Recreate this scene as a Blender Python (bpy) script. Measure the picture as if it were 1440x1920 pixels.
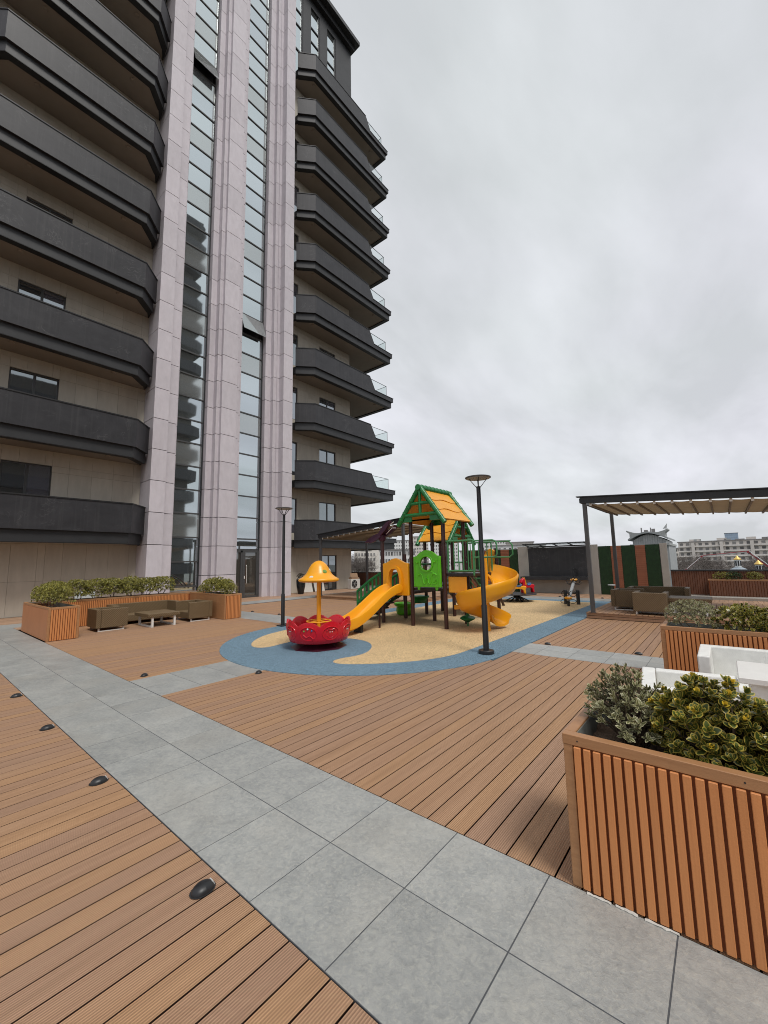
import bpy, bmesh, math, random
from math import sin, cos, pi, radians, sqrt
from mathutils import Vector, Matrix

for o in list(bpy.data.objects):
    bpy.data.objects.remove(o)
random.seed(11)
scene = bpy.context.scene
COL = scene.collection

# ------------------------------------------------------------------ camera
cd = bpy.data.cameras.new('camera')
cam = bpy.data.objects.new('camera', cd)
COL.objects.link(cam)
cd.sensor_fit = 'HORIZONTAL'
cd.sensor_width = 36.0
cd.lens = 36.0 * 760.62 / 1440.0
cd.clip_start = 0.05
cd.clip_end = 6000
PITCH, ROLL, YAW = 0.123454, -0.0193432, -0.691207
_c, _s = cos(YAW), sin(YAW)
def _tf(v): return Vector((v[0]*_c + v[1]*_s, -v[0]*_s + v[1]*_c, v[2]))
_f = Vector((0, cos(PITCH), sin(PITCH))); _r = Vector((1, 0, 0)); _u = _r.cross(_f)
CR = _tf(_r*cos(ROLL) + _u*sin(ROLL)); CU = _tf(-_r*sin(ROLL) + _u*cos(ROLL)); CF = _tf(_f)
mw = Matrix.Identity(4)
for i in range(3):
    mw[i][0] = CR[i]; mw[i][1] = CU[i]; mw[i][2] = -CF[i]
mw[2][3] = 1.8006
cam.matrix_world = mw
scene.camera = cam
scene.render.resolution_x = 768
scene.render.resolution_y = 1024

# ------------------------------------------------------------------ sky, sun, exposure
SUN_EL, SUN_AZ = radians(58), radians(106)     # azimuth measured from +Y towards +X
world = bpy.data.worlds.new('World'); scene.world = world
world.use_nodes = True
nt = world.node_tree; nt.nodes.clear()
def wn(t): return nt.nodes.new(t)
wout = wn('ShaderNodeOutputWorld')
sky = wn('ShaderNodeTexSky'); sky.sky_type = 'NISHITA'; sky.sun_disc = False
sky.sun_elevation = SUN_EL; sky.sun_rotation = SUN_AZ
sky.air_density = 1.0; sky.dust_density = 4.0
bg1 = wn('ShaderNodeBackground'); bg1.inputs[1].default_value = 0.06
nt.links.new(sky.outputs[0], bg1.inputs[0])
tc = wn('ShaderNodeTexCoord'); sp = wn('ShaderNodeSeparateXYZ')
nt.links.new(tc.outputs['Generated'], sp.inputs[0])
def wmath(op, a, b):
    m = wn('ShaderNodeMath'); m.operation = op
    for i, x in enumerate((a, b)):
        if isinstance(x, (int, float)): m.inputs[i].default_value = x
        else: nt.links.new(x, m.inputs[i])
    return m.outputs[0]
zz = wmath('ADD', wmath('MAXIMUM', sp.outputs[2], 0.0), 0.22)
cx = wmath('DIVIDE', sp.outputs[0], zz); cy = wmath('DIVIDE', sp.outputs[1], zz)
cb = wn('ShaderNodeCombineXYZ'); nt.links.new(cx, cb.inputs[0]); nt.links.new(cy, cb.inputs[1])
mp = wn('ShaderNodeMapping'); nt.links.new(cb.outputs[0], mp.inputs[0])
mp.inputs['Rotation'].default_value = (0, 0, radians(-35)); mp.inputs['Scale'].default_value = (1.9, 0.95, 1.0)
n1 = wn('ShaderNodeTexNoise'); n1.inputs['Scale'].default_value = 1.15; n1.inputs['Detail'].default_value = 9; n1.inputs['Roughness'].default_value = 0.52
n1.inputs['Distortion'].default_value = 0.2
n2 = wn('ShaderNodeTexNoise'); n2.inputs['Scale'].default_value = 0.42; n2.inputs['Detail'].default_value = 5
nt.links.new(mp.outputs[0], n1.inputs['Vector']); nt.links.new(mp.outputs[0], n2.inputs['Vector'])
cr1 = wn('ShaderNodeValToRGB'); e = cr1.color_ramp.elements
e[0].position = 0.41; e[0].color = (0.440, 0.450, 0.462, 1); e[1].position = 0.585; e[1].color = (0.592, 0.598, 0.622, 1)
m3 = wmath('ADD', wmath('MULTIPLY', n1.outputs[0], 0.55), wmath('MULTIPLY', n2.outputs[0], 0.45))
nt.links.new(m3, cr1.inputs[0])
bg2 = wn('ShaderNodeBackground'); bg2.inputs[1].default_value = 1.0
n3 = wn('ShaderNodeTexNoise'); n3.inputs['Scale'].default_value = 0.7; n3.inputs['Detail'].default_value = 2
nt.links.new(cb.outputs[0], n3.inputs['Vector'])
cr2 = wn('ShaderNodeValToRGB'); e = cr2.color_ramp.elements
e[0].position = 0.35; e[0].color = (0.97, 1.0, 0.985, 1); e[1].position = 0.65; e[1].color = (1.0, 0.985, 1.03, 1)
nt.links.new(n3.outputs[0], cr2.inputs[0])
mt_ = wn('ShaderNodeMix'); mt_.data_type = 'RGBA'; mt_.blend_type = 'MULTIPLY'; mt_.inputs[0].default_value = 1.0
nt.links.new(cr1.outputs[0], mt_.inputs[6]); nt.links.new(cr2.outputs[0], mt_.inputs[7])
nt.links.new(mt_.outputs[2], bg2.inputs[0])
mx = wn('ShaderNodeMixShader'); mx.inputs[0].default_value = 0.92
nt.links.new(bg1.outputs[0], mx.inputs[1]); nt.links.new(bg2.outputs[0], mx.inputs[2])
nt.links.new(mx.outputs[0], wout.inputs[0])
sl = bpy.data.lights.new('sun', 'SUN'); sl.energy = 1.5; sl.angle = radians(18); sl.color = (1.0, 0.965, 0.91)
sun = bpy.data.objects.new('sun', sl); COL.objects.link(sun)
sd = Vector((sin(SUN_AZ)*cos(SUN_EL), cos(SUN_AZ)*cos(SUN_EL), sin(SUN_EL)))
sun.rotation_euler = sd.to_track_quat('Z', 'Y').to_euler(); sun.location = (0, 0, 60)
vs = scene.view_settings
vs.view_transform = 'Standard'; vs.look = 'None'; vs.exposure = 0.62; vs.gamma = 1.0; vs.use_curve_mapping = False
scene.cycles.max_bounces = 6; scene.cycles.diffuse_bounces = 3; scene.cycles.glossy_bounces = 3; scene.cycles.transmission_bounces = 5
scene.cycles.transparent_max_bounces = 8; scene.cycles.caustics_reflective = False; scene.cycles.caustics_refractive = False
scene.cycles.sample_clamp_indirect = 4.0; scene.cycles.filter_width = 1.0
try:
    scene.cycles.use_denoising = True; scene.cycles.denoiser = 'OPENIMAGEDENOISE'
except Exception: pass

# ------------------------------------------------------------------ materials
def newmat(name):
    m = bpy.data.materials.new(name); m.use_nodes = True
    t = m.node_tree; t.nodes.clear()
    out = t.nodes.new('ShaderNodeOutputMaterial'); b = t.nodes.new('ShaderNodeBsdfPrincipled')
    t.links.new(b.outputs[0], out.inputs[0])
    return m, t, b, out
class T:                                            # tiny node helper
    def __init__(s, t): s.t = t
    def n(s, kind, **kw):
        x = s.t.nodes.new(kind)
        for k, v in kw.items():
            if hasattr(x, k): setattr(x, k, v)
            else: x.inputs[k.replace('_', ' ')].default_value = v
        return x
    def l(s, a, b): s.t.links.new(a, b)
    def pos(s, scale=(1, 1, 1), obj=False, rot=(0, 0, 0)):
        m = s.n('ShaderNodeMapping'); m.inputs['Scale'].default_value = scale; m.inputs['Rotation'].default_value = rot
        if obj: s.l(s.n('ShaderNodeTexCoord').outputs['Object'], m.inputs[0])
        else: s.l(s.n('ShaderNodeNewGeometry').outputs['Position'], m.inputs[0])
        return m.outputs[0]
    def noise(s, vec, scale, detail=5, rough=0.55, dist=0):
        x = s.n('ShaderNodeTexNoise'); x.inputs['Scale'].default_value = scale; x.inputs['Detail'].default_value = detail
        x.inputs['Roughness'].default_value = rough; x.inputs['Distortion'].default_value = dist
        s.l(vec, x.inputs['Vector']); return x.outputs[0]
    def ramp(s, fac, stops):
        x = s.n('ShaderNodeValToRGB'); el = x.color_ramp.elements
        while len(el) < len(stops): el.new(0.5)
        for q, (p, c) in zip(el, stops): q.position = p; q.color = (*c, 1) if len(c) == 3 else c
        s.l(fac, x.inputs[0]); return x.outputs[0]
    def math(s, op, a, b=0.0):
        x = s.n('ShaderNodeMath'); x.operation = op
        for i, v in enumerate((a, b)):
            if isinstance(v, (int, float)): x.inputs[i].default_value = v
            else: s.l(v, x.inputs[i])
        return x.outputs[0]
    def mix(s, fac, a, b, mode='MIX'):
        x = s.n('ShaderNodeMix'); x.data_type = 'RGBA'; x.blend_type = mode
        for i, v in ((0, fac), (6, a), (7, b)):
            if isinstance(v, (int, float)): x.inputs[i].default_value = v
            elif isinstance(v, tuple): x.inputs[i].default_value = (*v, 1)
            else: s.l(v, x.inputs[i])
        return x.outputs[2]
    def rand(s, lo, hi):
        r = s.n('ShaderNodeObjectInfo').outputs['Random']
        return s.math('ADD', s.math('MULTIPLY', r, hi-lo), lo)
    def scale(s, col, val):
        x = s.n('ShaderNodeVectorMath'); x.operation = 'SCALE'; s.l(col, x.inputs[0])
        if isinstance(val, (int, float)): x.inputs['Scale'].default_value = val
        else: s.l(val, x.inputs['Scale'])
        return x.outputs[0]
    def bump(s, h, strength, dist, b, prev=None):
        x = s.n('ShaderNodeBump'); x.inputs['Strength'].default_value = strength; x.inputs['Distance'].default_value = dist
        s.l(h, x.inputs['Height'])
        if prev is not None: s.l(prev, x.inputs['Normal'])
        s.l(x.outputs[0], b.inputs['Normal']); return x.outputs[0]

MATS = {}
def mat(name, c1, c2=None, scale=3.0, rough=0.6, metal=0.0, rand=0.0, bump=0.0, bscale=60, bdist=0.01, stretch=(1, 1, 1),
        spec=0.5, coat=0.0, lo=0.3, hi=0.7, dirt=0.0, alpha=None, roughvar=0.0):
    m, t, b, out = newmat(name); k = T(t)
    p = k.pos(stretch)
    c2 = c2 or tuple(x*0.86 for x in c1)
    f = k.noise(p, scale, 6, 0.6)
    col = k.ramp(f, [(lo, c1), (hi, c2)])
    if dirt:
        d = k.noise(k.pos((1, 1, 0.35)), 1.7, 8, 0.65)
        dm = k.math('MULTIPLY', k.ramp(d, [(0.45, (0, 0, 0)), (0.75, (1, 1, 1))]), dirt)
        col = k.mix(dm, col, tuple(x*0.55 for x in c1))
    if rand: col = k.scale(col, k.rand(1-rand, 1+rand))
    k.l(col, b.inputs['Base Color'])
    b.inputs['Roughness'].default_value = rough
    if roughvar:
        k.l(k.math('ADD', k.math('MULTIPLY', k.noise(k.pos(), 5.0, 6, 0.6), roughvar), rough-roughvar*0.5), b.inputs['Roughness'])
    b.inputs['Metallic'].default_value = metal
    b.inputs['Specular IOR Level'].default_value = spec
    if coat: b.inputs['Coat Weight'].default_value = coat; b.inputs['Coat Roughness'].default_value = 0.15
    if bump: k.bump(k.noise(k.pos(), bscale, 4, 0.6), bump, bdist, b)
    MATS[name] = m
    return m

def deck_material():
    m, t, b, out = newmat('deck_wood'); k = T(t)
    p = k.pos((14.0, 0.55, 1.0))
    f = k.noise(p, 1.6, 7, 0.6, 0.3)
    f2 = k.noise(k.pos((60.0, 2.2, 1.0)), 1.5, 5, 0.6)
    f3 = k.noise(k.pos((1.0, 0.35, 1.0)), 0.9, 4, 0.6)
    col = k.ramp(f, [(0.25, (0.340, 0.190, 0.105)), (0.50, (0.420, 0.240, 0.136)), (0.78, (0.490, 0.290, 0.170))])
    col = k.mix(k.math('MULTIPLY', k.ramp(f2, [(0.42, (0, 0, 0)), (0.7, (1, 1, 1))]), 0.28), col, (0.235, 0.125, 0.075))
    hsv = k.n('ShaderNodeHueSaturation'); k.l(k.rand(0.4965, 0.5045), hsv.inputs['Hue']); k.l(k.rand(0.92, 1.06), hsv.inputs['Saturation'])
    k.l(k.rand(0.90, 1.08), hsv.inputs['Value']); k.l(col, hsv.inputs['Color'])
    col = k.mix(k.math('MULTIPLY', f3, 0.35), hsv.outputs[0], (0.33, 0.25, 0.185))
    k.l(col, b.inputs['Base Color'])
    k.l(k.math('ADD', k.math('MULTIPLY', f3, 0.25), 0.50), b.inputs['Roughness'])
    b.inputs['Specular IOR Level'].default_value = 0.18
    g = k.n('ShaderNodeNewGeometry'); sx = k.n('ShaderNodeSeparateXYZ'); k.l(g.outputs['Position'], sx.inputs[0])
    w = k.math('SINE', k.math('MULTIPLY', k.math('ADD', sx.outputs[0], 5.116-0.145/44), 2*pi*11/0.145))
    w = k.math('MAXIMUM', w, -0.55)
    groove_shade = k.math('MULTIPLY', k.math('LESS_THAN', w, -0.30), 0.34)  # shade of the grooves put into the colour, on top of the bump
    k.l(k.mix(groove_shade, col, (0.13, 0.075, 0.045)), b.inputs['Base Color'])
    nb = k.bump(w, 0.8, 0.0022, b)
    k.bump(f2, 0.25, 0.002, b, nb)
    return m
def deck_sheet_material():                            # boards too far off to tell apart
    m, t, b, out = newmat('deck_far'); k = T(t)
    g = k.n('ShaderNodeNewGeometry'); sx = k.n('ShaderNodeSeparateXYZ'); k.l(g.outputs['Position'], sx.inputs[0])
    u = k.math('DIVIDE', sx.outputs[0], 0.145)
    fr = k.math('FRACT', u); fl = k.math('FLOOR', u)
    wn_ = k.n('ShaderNodeTexWhiteNoise'); wn_.noise_dimensions = '1D'; k.l(fl, wn_.inputs['W'])
    f = k.noise(k.pos((14, 0.55, 1)), 1.6, 6, 0.6)
    col = k.ramp(f, [(0.25, (0.300, 0.180, 0.110)), (0.75, (0.450, 0.285, 0.182))])
    col = k.scale(col, k.math('ADD', k.math('MULTIPLY', wn_.outputs['Value'], 0.28), 0.86))
    gap = k.math('LESS_THAN', fr, 0.05)
    col = k.mix(gap, col, (0.07, 0.04, 0.025))
    k.l(col, b.inputs['Base Color']); b.inputs['Roughness'].default_value = 0.55
    return m
def tile_material():
    m, t, b, out = newmat('stone_tile'); k = T(t)
    oi = k.n('ShaderNodeObjectInfo')
    mpn = k.n('ShaderNodeMapping'); k.l(k.n('ShaderNodeNewGeometry').outputs['Position'], mpn.inputs[0])
    cv = k.n('ShaderNodeCombineXYZ'); k.l(k.math('MULTIPLY', oi.outputs['Random'], 40.0), cv.inputs[2]); k.l(cv.outputs[0], mpn.inputs['Location'])
    k.l(k.math('MULTIPLY', oi.outputs['Random'], 0.0), cv.inputs[0])
    p = mpn.outputs[0]
    a = k.noise(p, 3.2, 10, 0.66, 0.25)
    c = k.noise(p, 48, 6, 0.75, 0.6)
    d = k.noise(p, 24, 8, 0.72, 0.5)
    col = k.ramp(a, [(0.28, (0.240, 0.250, 0.246)), (0.5, (0.306, 0.314, 0.303)), (0.74, (0.375, 0.378, 0.356))])
    col = k.mix(k.math('MULTIPLY', k.ramp(c, [(0.50, (0, 0, 0)), (0.66, (1, 1, 1))]), 0.55), col, (0.43, 0.425, 0.375))
    col = k.mix(k.math('MULTIPLY', k.ramp(d, [(0.36, (1, 1, 1)), (0.52, (0, 0, 0))]), 0.42), col, (0.185, 0.195, 0.195))
    col = k.mix(k.math('MULTIPLY', k.ramp(d, [(0.54, (0, 0, 0)), (0.70, (1, 1, 1))]), 0.45), col, (0.40, 0.40, 0.365))
    warm = k.noise(p, 1.1, 4, 0.6)
    col = k.mix(k.math('MULTIPLY', k.ramp(warm, [(0.5, (0, 0, 0)), (0.72, (1, 1, 1))]), 0.35), col, (0.335, 0.315, 0.275))
    v = k.n('ShaderNodeTexNoise'); v.inputs['Scale'].default_value = 1.9; v.inputs['Detail'].default_value = 7; v.inputs['Distortion'].default_value = 1.6
    k.l(p, v.inputs['Vector'])
    vein = k.ramp(v.outputs[0], [(0.485, (0, 0, 0)), (0.5, (1, 1, 1)), (0.515, (0, 0, 0))])
    col = k.mix(k.math('MULTIPLY', vein, 0.0), col, (0.47, 0.47, 0.44))
    col = k.scale(col, k.rand(0.93, 1.06))
    k.l(col, b.inputs['Base Color'])
    k.l(k.math('ADD', k.math('MULTIPLY', a, 0.2), 0.32), b.inputs['Roughness'])
    b.inputs['Specular IOR Level'].default_value = 0.45
    nb = k.bump(d, 0.5, 0.008, b)
    nb = k.bump(c, 0.7, 0.0045, b, nb)
    return m
def rubber_material(name, base):
    m, t, b, out = newmat(name); k = T(t)
    v = k.n('ShaderNodeTexVoronoi'); v.inputs['Scale'].default_value = 75; k.l(k.pos(), v.inputs['Vector'])
    r = k.n('ShaderNodeSeparateColor'); k.l(v.outputs['Color'], r.inputs[0])
    col = k.ramp(r.outputs[0], [(0.0, tuple(x*0.55 for x in base)), (0.5, base), (1.0, tuple(min(1, x*1.45) for x in base))])
    big = k.noise(k.pos(), 1.3, 5, 0.6)
    col = k.scale(col, k.math('ADD', k.math('MULTIPLY', big, 0.35), 0.82))
    k.l(col, b.inputs['Base Color']); b.inputs['Roughness'].default_value = 0.85; b.inputs['Specular IOR Level'].default_value = 0.25
    k.bump(v.outputs['Distance'], 0.6, 0.004, b)
    return m
def marble_dark():
    m, t, b, out = newmat('charcoal_stone'); k = T(t)
    p = k.pos((1, 1, 1.25))
    a = k.noise(p, 1.4, 8, 0.62, 0.5)
    col = k.ramp(a, [(0.3, (0.021, 0.021, 0.024)), (0.7, (0.036, 0.036, 0.040))])
    v = k.noise(p, 0.85, 9, 0.60, 2.4)
    vein = k.ramp(v, [(0.489, (0, 0, 0)), (0.5, (1, 1, 1)), (0.511, (0, 0, 0))])
    msk = k.ramp(k.noise(p, 0.9, 3, 0.5), [(0.50, (0, 0, 0)), (0.66, (1, 1, 1))])
    vm = k.math('MULTIPLY', k.math('MULTIPLY', vein, msk), 0.5)
    col = k.mix(vm, col, (0.15, 0.15, 0.15))
    st = k.ramp(k.noise(k.pos((9, 9, 0.25)), 1.0, 4, 0.6), [(0.52, (0, 0, 0)), (0.72, (1, 1, 1))])
    col = k.mix(k.math('MULTIPLY', st, 0.22), col, (0.085, 0.083, 0.082))
    k.l(col, b.inputs['Base Color']); b.inputs['Roughness'].default_value = 0.46; b.inputs['Specular IOR Level'].default_value = 0.4
    k.bump(k.noise(k.pos(), 40, 4), 0.12, 0.01, b)
    return m
def glass_coated(name, tint, refl, rough=0.02, inner=(0.03, 0.035, 0.035)):
    m, t, b, out = newmat(name); k = T(t)
    b.inputs['Base Color'].default_value = (*inner, 1); b.inputs['Roughness'].default_value = 0.6
    gl = k.n('ShaderNodeBsdfGlossy'); gl.inputs['Color'].default_value = (*tint, 1); gl.inputs['Roughness'].default_value = rough
    lw = k.n('ShaderNodeLayerWeight'); lw.inputs['Blend'].default_value = 0.35
    f = k.math('ADD', k.math('MULTIPLY', lw.outputs['Fresnel'], 1-refl), refl)
    ms = k.n('ShaderNodeMixShader'); k.l(f, ms.inputs[0]); k.l(b.outputs[0], ms.inputs[1]); k.l(gl.outputs[0], ms.inputs[2])
    t.links.new(ms.outputs[0], out.inputs[0])
    nz = k.noise(k.pos((1, 1, 1)), 0.9, 2, 0.5)
    bp = k.n('ShaderNodeBump'); bp.inputs['Strength'].default_value = 0.015; bp.inputs['Distance'].default_value = 0.05; k.l(nz, bp.inputs['Height'])
    k.l(bp.outputs[0], gl.inputs['Normal'])
    return m
def glass_clear(name, tint):
    m, t, b, out = newmat(name); k = T(t)
    tr = k.n('ShaderNodeBsdfTransparent'); tr.inputs[0].default_value = (*tint, 1)
    gl = k.n('ShaderNodeBsdfGlossy'); gl.inputs['Roughness'].default_value = 0.02
    lw = k.n('ShaderNodeLayerWeight'); lw.inputs['Blend'].default_value = 0.5
    ms = k.n('ShaderNodeMixShader'); k.l(k.math('ADD', k.math('MULTIPLY', k.math('POWER', lw.outputs['Facing'], 4.0), 0.6), 0.05), ms.inputs[0]); k.l(tr.outputs[0], ms.inputs[1]); k.l(gl.outputs[0], ms.inputs[2])
    t.links.new(ms.outputs[0], out.inputs[0]); return m
def leaf_material(name, mid, rim, dark, rimpos=0.55, rough=0.38, trans=0.15):
    # 'edge' runs 0 at the midrib to 1 at the leaf's rim, 'tone' differs leaf by leaf
    m, t, b, out = newmat(name); k = T(t)
    a = k.n('ShaderNodeAttribute'); a.attribute_name = 'edge'
    c = k.n('ShaderNodeAttribute'); c.attribute_name = 'tone'
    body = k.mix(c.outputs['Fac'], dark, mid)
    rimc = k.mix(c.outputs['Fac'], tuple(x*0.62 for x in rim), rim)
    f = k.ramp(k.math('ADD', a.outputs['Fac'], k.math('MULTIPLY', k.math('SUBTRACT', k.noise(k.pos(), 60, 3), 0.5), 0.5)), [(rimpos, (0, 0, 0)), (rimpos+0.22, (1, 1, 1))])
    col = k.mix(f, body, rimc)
    k.l(col, b.inputs['Base Color']); b.inputs['Roughness'].default_value = rough
    b.inputs['Specular IOR Level'].default_value = 0.45
    if trans:
        tl = k.n('ShaderNodeBsdfTranslucent'); k.l(col, tl.inputs[0])
        ms = k.n('ShaderNodeMixShader'); ms.inputs[0].default_value = trans
        k.l(b.outputs[0], ms.inputs[1]); k.l(tl.outputs[0], ms.inputs[2]); t.links.new(ms.outputs[0], out.inputs[0])
    return m
def rattan_material(name, c1, c2, PU=0.052, PV=0.026, BS=0.8):
    m, t, b, out = newmat(name); k = T(t)
    g = k.n('ShaderNodeTexCoord'); sx = k.n('ShaderNodeSeparateXYZ'); k.l(g.outputs['Object'], sx.inputs[0])
    s_ = k.math('ADD', sx.outputs[0], sx.outputs[1])
    u = k.math('SINE', k.math('MULTIPLY', k.math('ADD', s_, sx.outputs[2]), 2*pi/PU))
    v = k.math('SINE', k.math('MULTIPLY', k.math('SUBTRACT', s_, sx.outputs[2]), 2*pi/PV))
    h = k.math('ADD', k.math('MULTIPLY', u, 0.6), k.math('MULTIPLY', v, 0.4))
    f = k.math('ADD', k.math('MULTIPLY', h, 0.5), 0.5)
    n = k.noise(k.pos(), 9, 5, 0.6)
    col = k.mix(f, c1, c2); col = k.scale(col, k.math('ADD', k.math('MULTIPLY', n, 0.4), 0.8))
    k.l(col, b.inputs['Base Color']); b.inputs['Roughness'].default_value = 0.5; b.inputs['Specular IOR Level'].default_value = 0.35
    k.bump(h, BS, 0.006, b); return m

DECK = deck_material(); DECKFAR = deck_sheet_material(); TILE = tile_material()
BLUE = rubber_material('rubber_blue', (0.135, 0.212, 0.270)); SAND = rubber_material('rubber_sand', (0.540, 0.390, 0.212))
CHAR = marble_dark()
mat('subfloor', (0.010, 0.008, 0.007), rough=0.95, spec=0.1)
mat('board_edge', (0.050, 0.028, 0.018), (0.032, 0.018, 0.012), scale=9, rough=0.85, spec=0.2)  # dark board sides: the shade in the gaps is put into their colour
mat('grout', (0.055, 0.060, 0.068), (0.085, 0.090, 0.095), scale=6, rough=0.9)
mat('fascia', (0.018, 0.019, 0.021), (0.026, 0.027, 0.029), scale=2, rough=0.5, roughvar=0.15)
mat('fascia_dark', (0.012, 0.012, 0.013), rough=0.5)
mat('soffit', (0.30, 0.255, 0.212), (0.265, 0.225, 0.185), scale=1.2, rough=0.8)
mat('pilaster_stone', (0.565, 0.528, 0.562), (0.495, 0.460, 0.490), scale=5, rough=0.62, rand=0.06, bump=0.12, bscale=90, dirt=0.10, stretch=(1, 1, 0.5))
mat('wall_stone', (0.520, 0.475, 0.400), (0.445, 0.405, 0.340), scale=1.6, rough=0.75, rand=0.035, bump=0.15, bscale=70, dirt=0.12, stretch=(3, 3, 0.7))
mat('frame_grey', (0.085, 0.087, 0.088), rough=0.42, metal=0.3)
mat('frame_dark', (0.035, 0.036, 0.038), rough=0.4, metal=0.3)
mat('black_metal', (0.016, 0.017, 0.019), (0.022, 0.023, 0.025), rough=0.42, metal=0.2, roughvar=0.2)
mat('grey_metal', (0.075, 0.075, 0.078), (0.095, 0.093, 0.092), rough=0.42, metal=0.3)
mat('interior', (0.05, 0.042, 0.035), (0.02, 0.02, 0.02), scale=0.8, rough=0.8)
mat('slat_orange', (0.600, 0.245, 0.085), (0.530, 0.210, 0.072), scale=3, rough=0.48, rand=0.06, stretch=(40, 40, 0.7), bump=0.12, bscale=120, roughvar=0.15, dirt=0.10)
mat('slat_backing', (0.30, 0.088, 0.027), rough=0.7)
mat('rim_wood', (0.400, 0.205, 0.092), (0.330, 0.162, 0.070), scale=2.0, rough=0.5, rand=0.05, stretch=(3, 3, 25), bump=0.15, bscale=140, dirt=0.10)
mat('panel_orange', (0.480, 0.200, 0.082), (0.430, 0.175, 0.070), scale=2.5, rough=0.55, dirt=0.12)
mat('panel_brown', (0.175, 0.070, 0.036), (0.135, 0.055, 0.030), scale=2.0, rough=0.55, rand=0.1, stretch=(6, 6, 0.6))
mat('liner', (0.19, 0.205, 0.19), rough=0.5, dirt=0.3)
mat('soil', (0.17, 0.110, 0.070), (0.29, 0.20, 0.14), scale=14, rough=0.95, bump=0.9, bscale=45, bdist=0.03)
mat('plastic_yellow', (0.83, 0.37, 0.012), (0.80, 0.33, 0.008), scale=2, rough=0.32, spec=0.5, bump=0.05, bscale=30, roughvar=0.14)
mat('plastic_roof', (0.80, 0.36, 0.022), (0.72, 0.31, 0.018), scale=2.2, rough=0.42, roughvar=0.15)
mat('plastic_red', (0.58, 0.006, 0.022), (0.52, 0.004, 0.016), scale=2, rough=0.28, roughvar=0.12)
mat('plastic_green', (0.010, 0.175, 0.040), (0.008, 0.145, 0.034), scale=2, rough=0.36, roughvar=0.12)
mat('plastic_lime', (0.105, 0.47, 0.012), (0.09, 0.42, 0.010), scale=2, rough=0.36, roughvar=0.1)
mat('green_pipe', (0.060, 0.235, 0.090), (0.05, 0.20, 0.075), rough=0.35, roughvar=0.12)
mat('post_brown', (0.040, 0.013, 0.011), (0.034, 0.011, 0.010), rough=0.35, roughvar=0.15)
mat('plastic_purple', (0.045, 0.007, 0.028), rough=0.33)
mat('platform_dark', (0.022, 0.013, 0.012), rough=0.6)
mat('maroon_metal', (0.060, 0.010, 0.022), rough=0.4)
mat('paint_white', (0.72, 0.71, 0.68), (0.66, 0.65, 0.62), rough=0.45, roughvar=0.15)
mat('paint_blue', (0.06, 0.15, 0.36), rough=0.35)
mat('paint_green', (0.16, 0.30, 0.05), rough=0.4)
mat('plaster_grey', (0.40, 0.375, 0.335), (0.335, 0.315, 0.282), scale=1.8, rough=0.82, bump=0.15, bscale=50, dirt=0.2)
mat('turf', (0.006, 0.026, 0.007), (0.012, 0.045, 0.010), scale=7, rough=0.75)
mat('batten_brick', (0.30, 0.105, 0.052), (0.25, 0.088, 0.044), scale=4, rough=0.6, rand=0.07)
mat('fabric', (0.330, 0.252, 0.158), (0.290, 0.222, 0.138), scale=2, rough=0.85)
mat('rafter', (0.20, 0.158, 0.11), rough=0.5)
mat('ceramic_black', (0.012, 0.016, 0.018), rough=0.22)
mat('cardboard', (0.30, 0.19, 0.115), (0.26, 0.165, 0.10), rough=0.85)
mat('ac_white', (0.60, 0.60, 0.57), rough=0.5)
mat('white_board', (0.62, 0.60, 0.55), rough=0.6)
mat('twig', (0.105, 0.075, 0.05), rough=0.85)
mat('twig_far', (0.150, 0.128, 0.115), (0.115, 0.098, 0.088), scale=0.4, rough=0.9)
mat('city_ground', (0.16, 0.16, 0.15), (0.10, 0.11, 0.09), scale=0.02, rough=0.95)
mat('podium_wall', (0.34, 0.31, 0.27), scale=0.5, rough=0.8)
mat('gold', (0.74, 0.50, 0.15), (0.66, 0.44, 0.12), rough=0.4, metal=0.35)
mat('church_white', (0.68, 0.70, 0.70), rough=0.7)
mat('church_roof', (0.27, 0.32, 0.36), rough=0.5)
mat('boom_red', (0.32, 0.035, 0.045), rough=0.45)
mat('apt_wall', (0.64, 0.60, 0.555), (0.55, 0.515, 0.475), scale=0.25, rough=0.85, dirt=0.2)
mat('apt_band', (0.74, 0.70, 0.655), (0.64, 0.61, 0.57), scale=0.4, rough=0.85, rand=0.1)
mat('apt_window', (0.085, 0.085, 0.085), (0.20, 0.195, 0.19), scale=0.35, rough=0.35, rand=0.5)
mat('city_cream', (0.62, 0.585, 0.53), (0.54, 0.51, 0.465), scale=0.2, rough=0.85)
mat('city_white', (0.68, 0.675, 0.66), (0.60, 0.60, 0.585), scale=0.2, rough=0.85)
mat('city_grey', (0.36, 0.375, 0.37), (0.30, 0.315, 0.31), scale=0.1, rough=0.8)
mat('city_roof', (0.23, 0.22, 0.215), rough=0.8)
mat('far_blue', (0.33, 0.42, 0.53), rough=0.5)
mat('clad_grey', (0.335, 0.355, 0.36), (0.29, 0.31, 0.315), scale=0.6, rough=0.5)
mat('clad_light', (0.46, 0.475, 0.47), rough=0.55)
mat('twin_dark', (0.045, 0.046, 0.05), rough=0.5)
mat('twin_wall', (0.13, 0.118, 0.10), rough=0.8)
mat('bulb', (0.9, 0.88, 0.82), rough=0.4)
def make_translucent(name, w):
    t = MATS[name].node_tree; k = T(t); out = [n for n in t.nodes if n.type == 'OUTPUT_MATERIAL'][0]; b = [n for n in t.nodes if n.type == 'BSDF_PRINCIPLED'][0]
    tl = k.n('ShaderNodeBsdfTranslucent'); k.l(b.inputs['Base Color'].links[0].from_socket, tl.inputs[0])
    ms = k.n('ShaderNodeMixShader'); ms.inputs[0].default_value = w; k.l(b.outputs[0], ms.inputs[1]); k.l(tl.outputs[0], ms.inputs[2]); k.l(ms.outputs[0], out.inputs[0])
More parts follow.
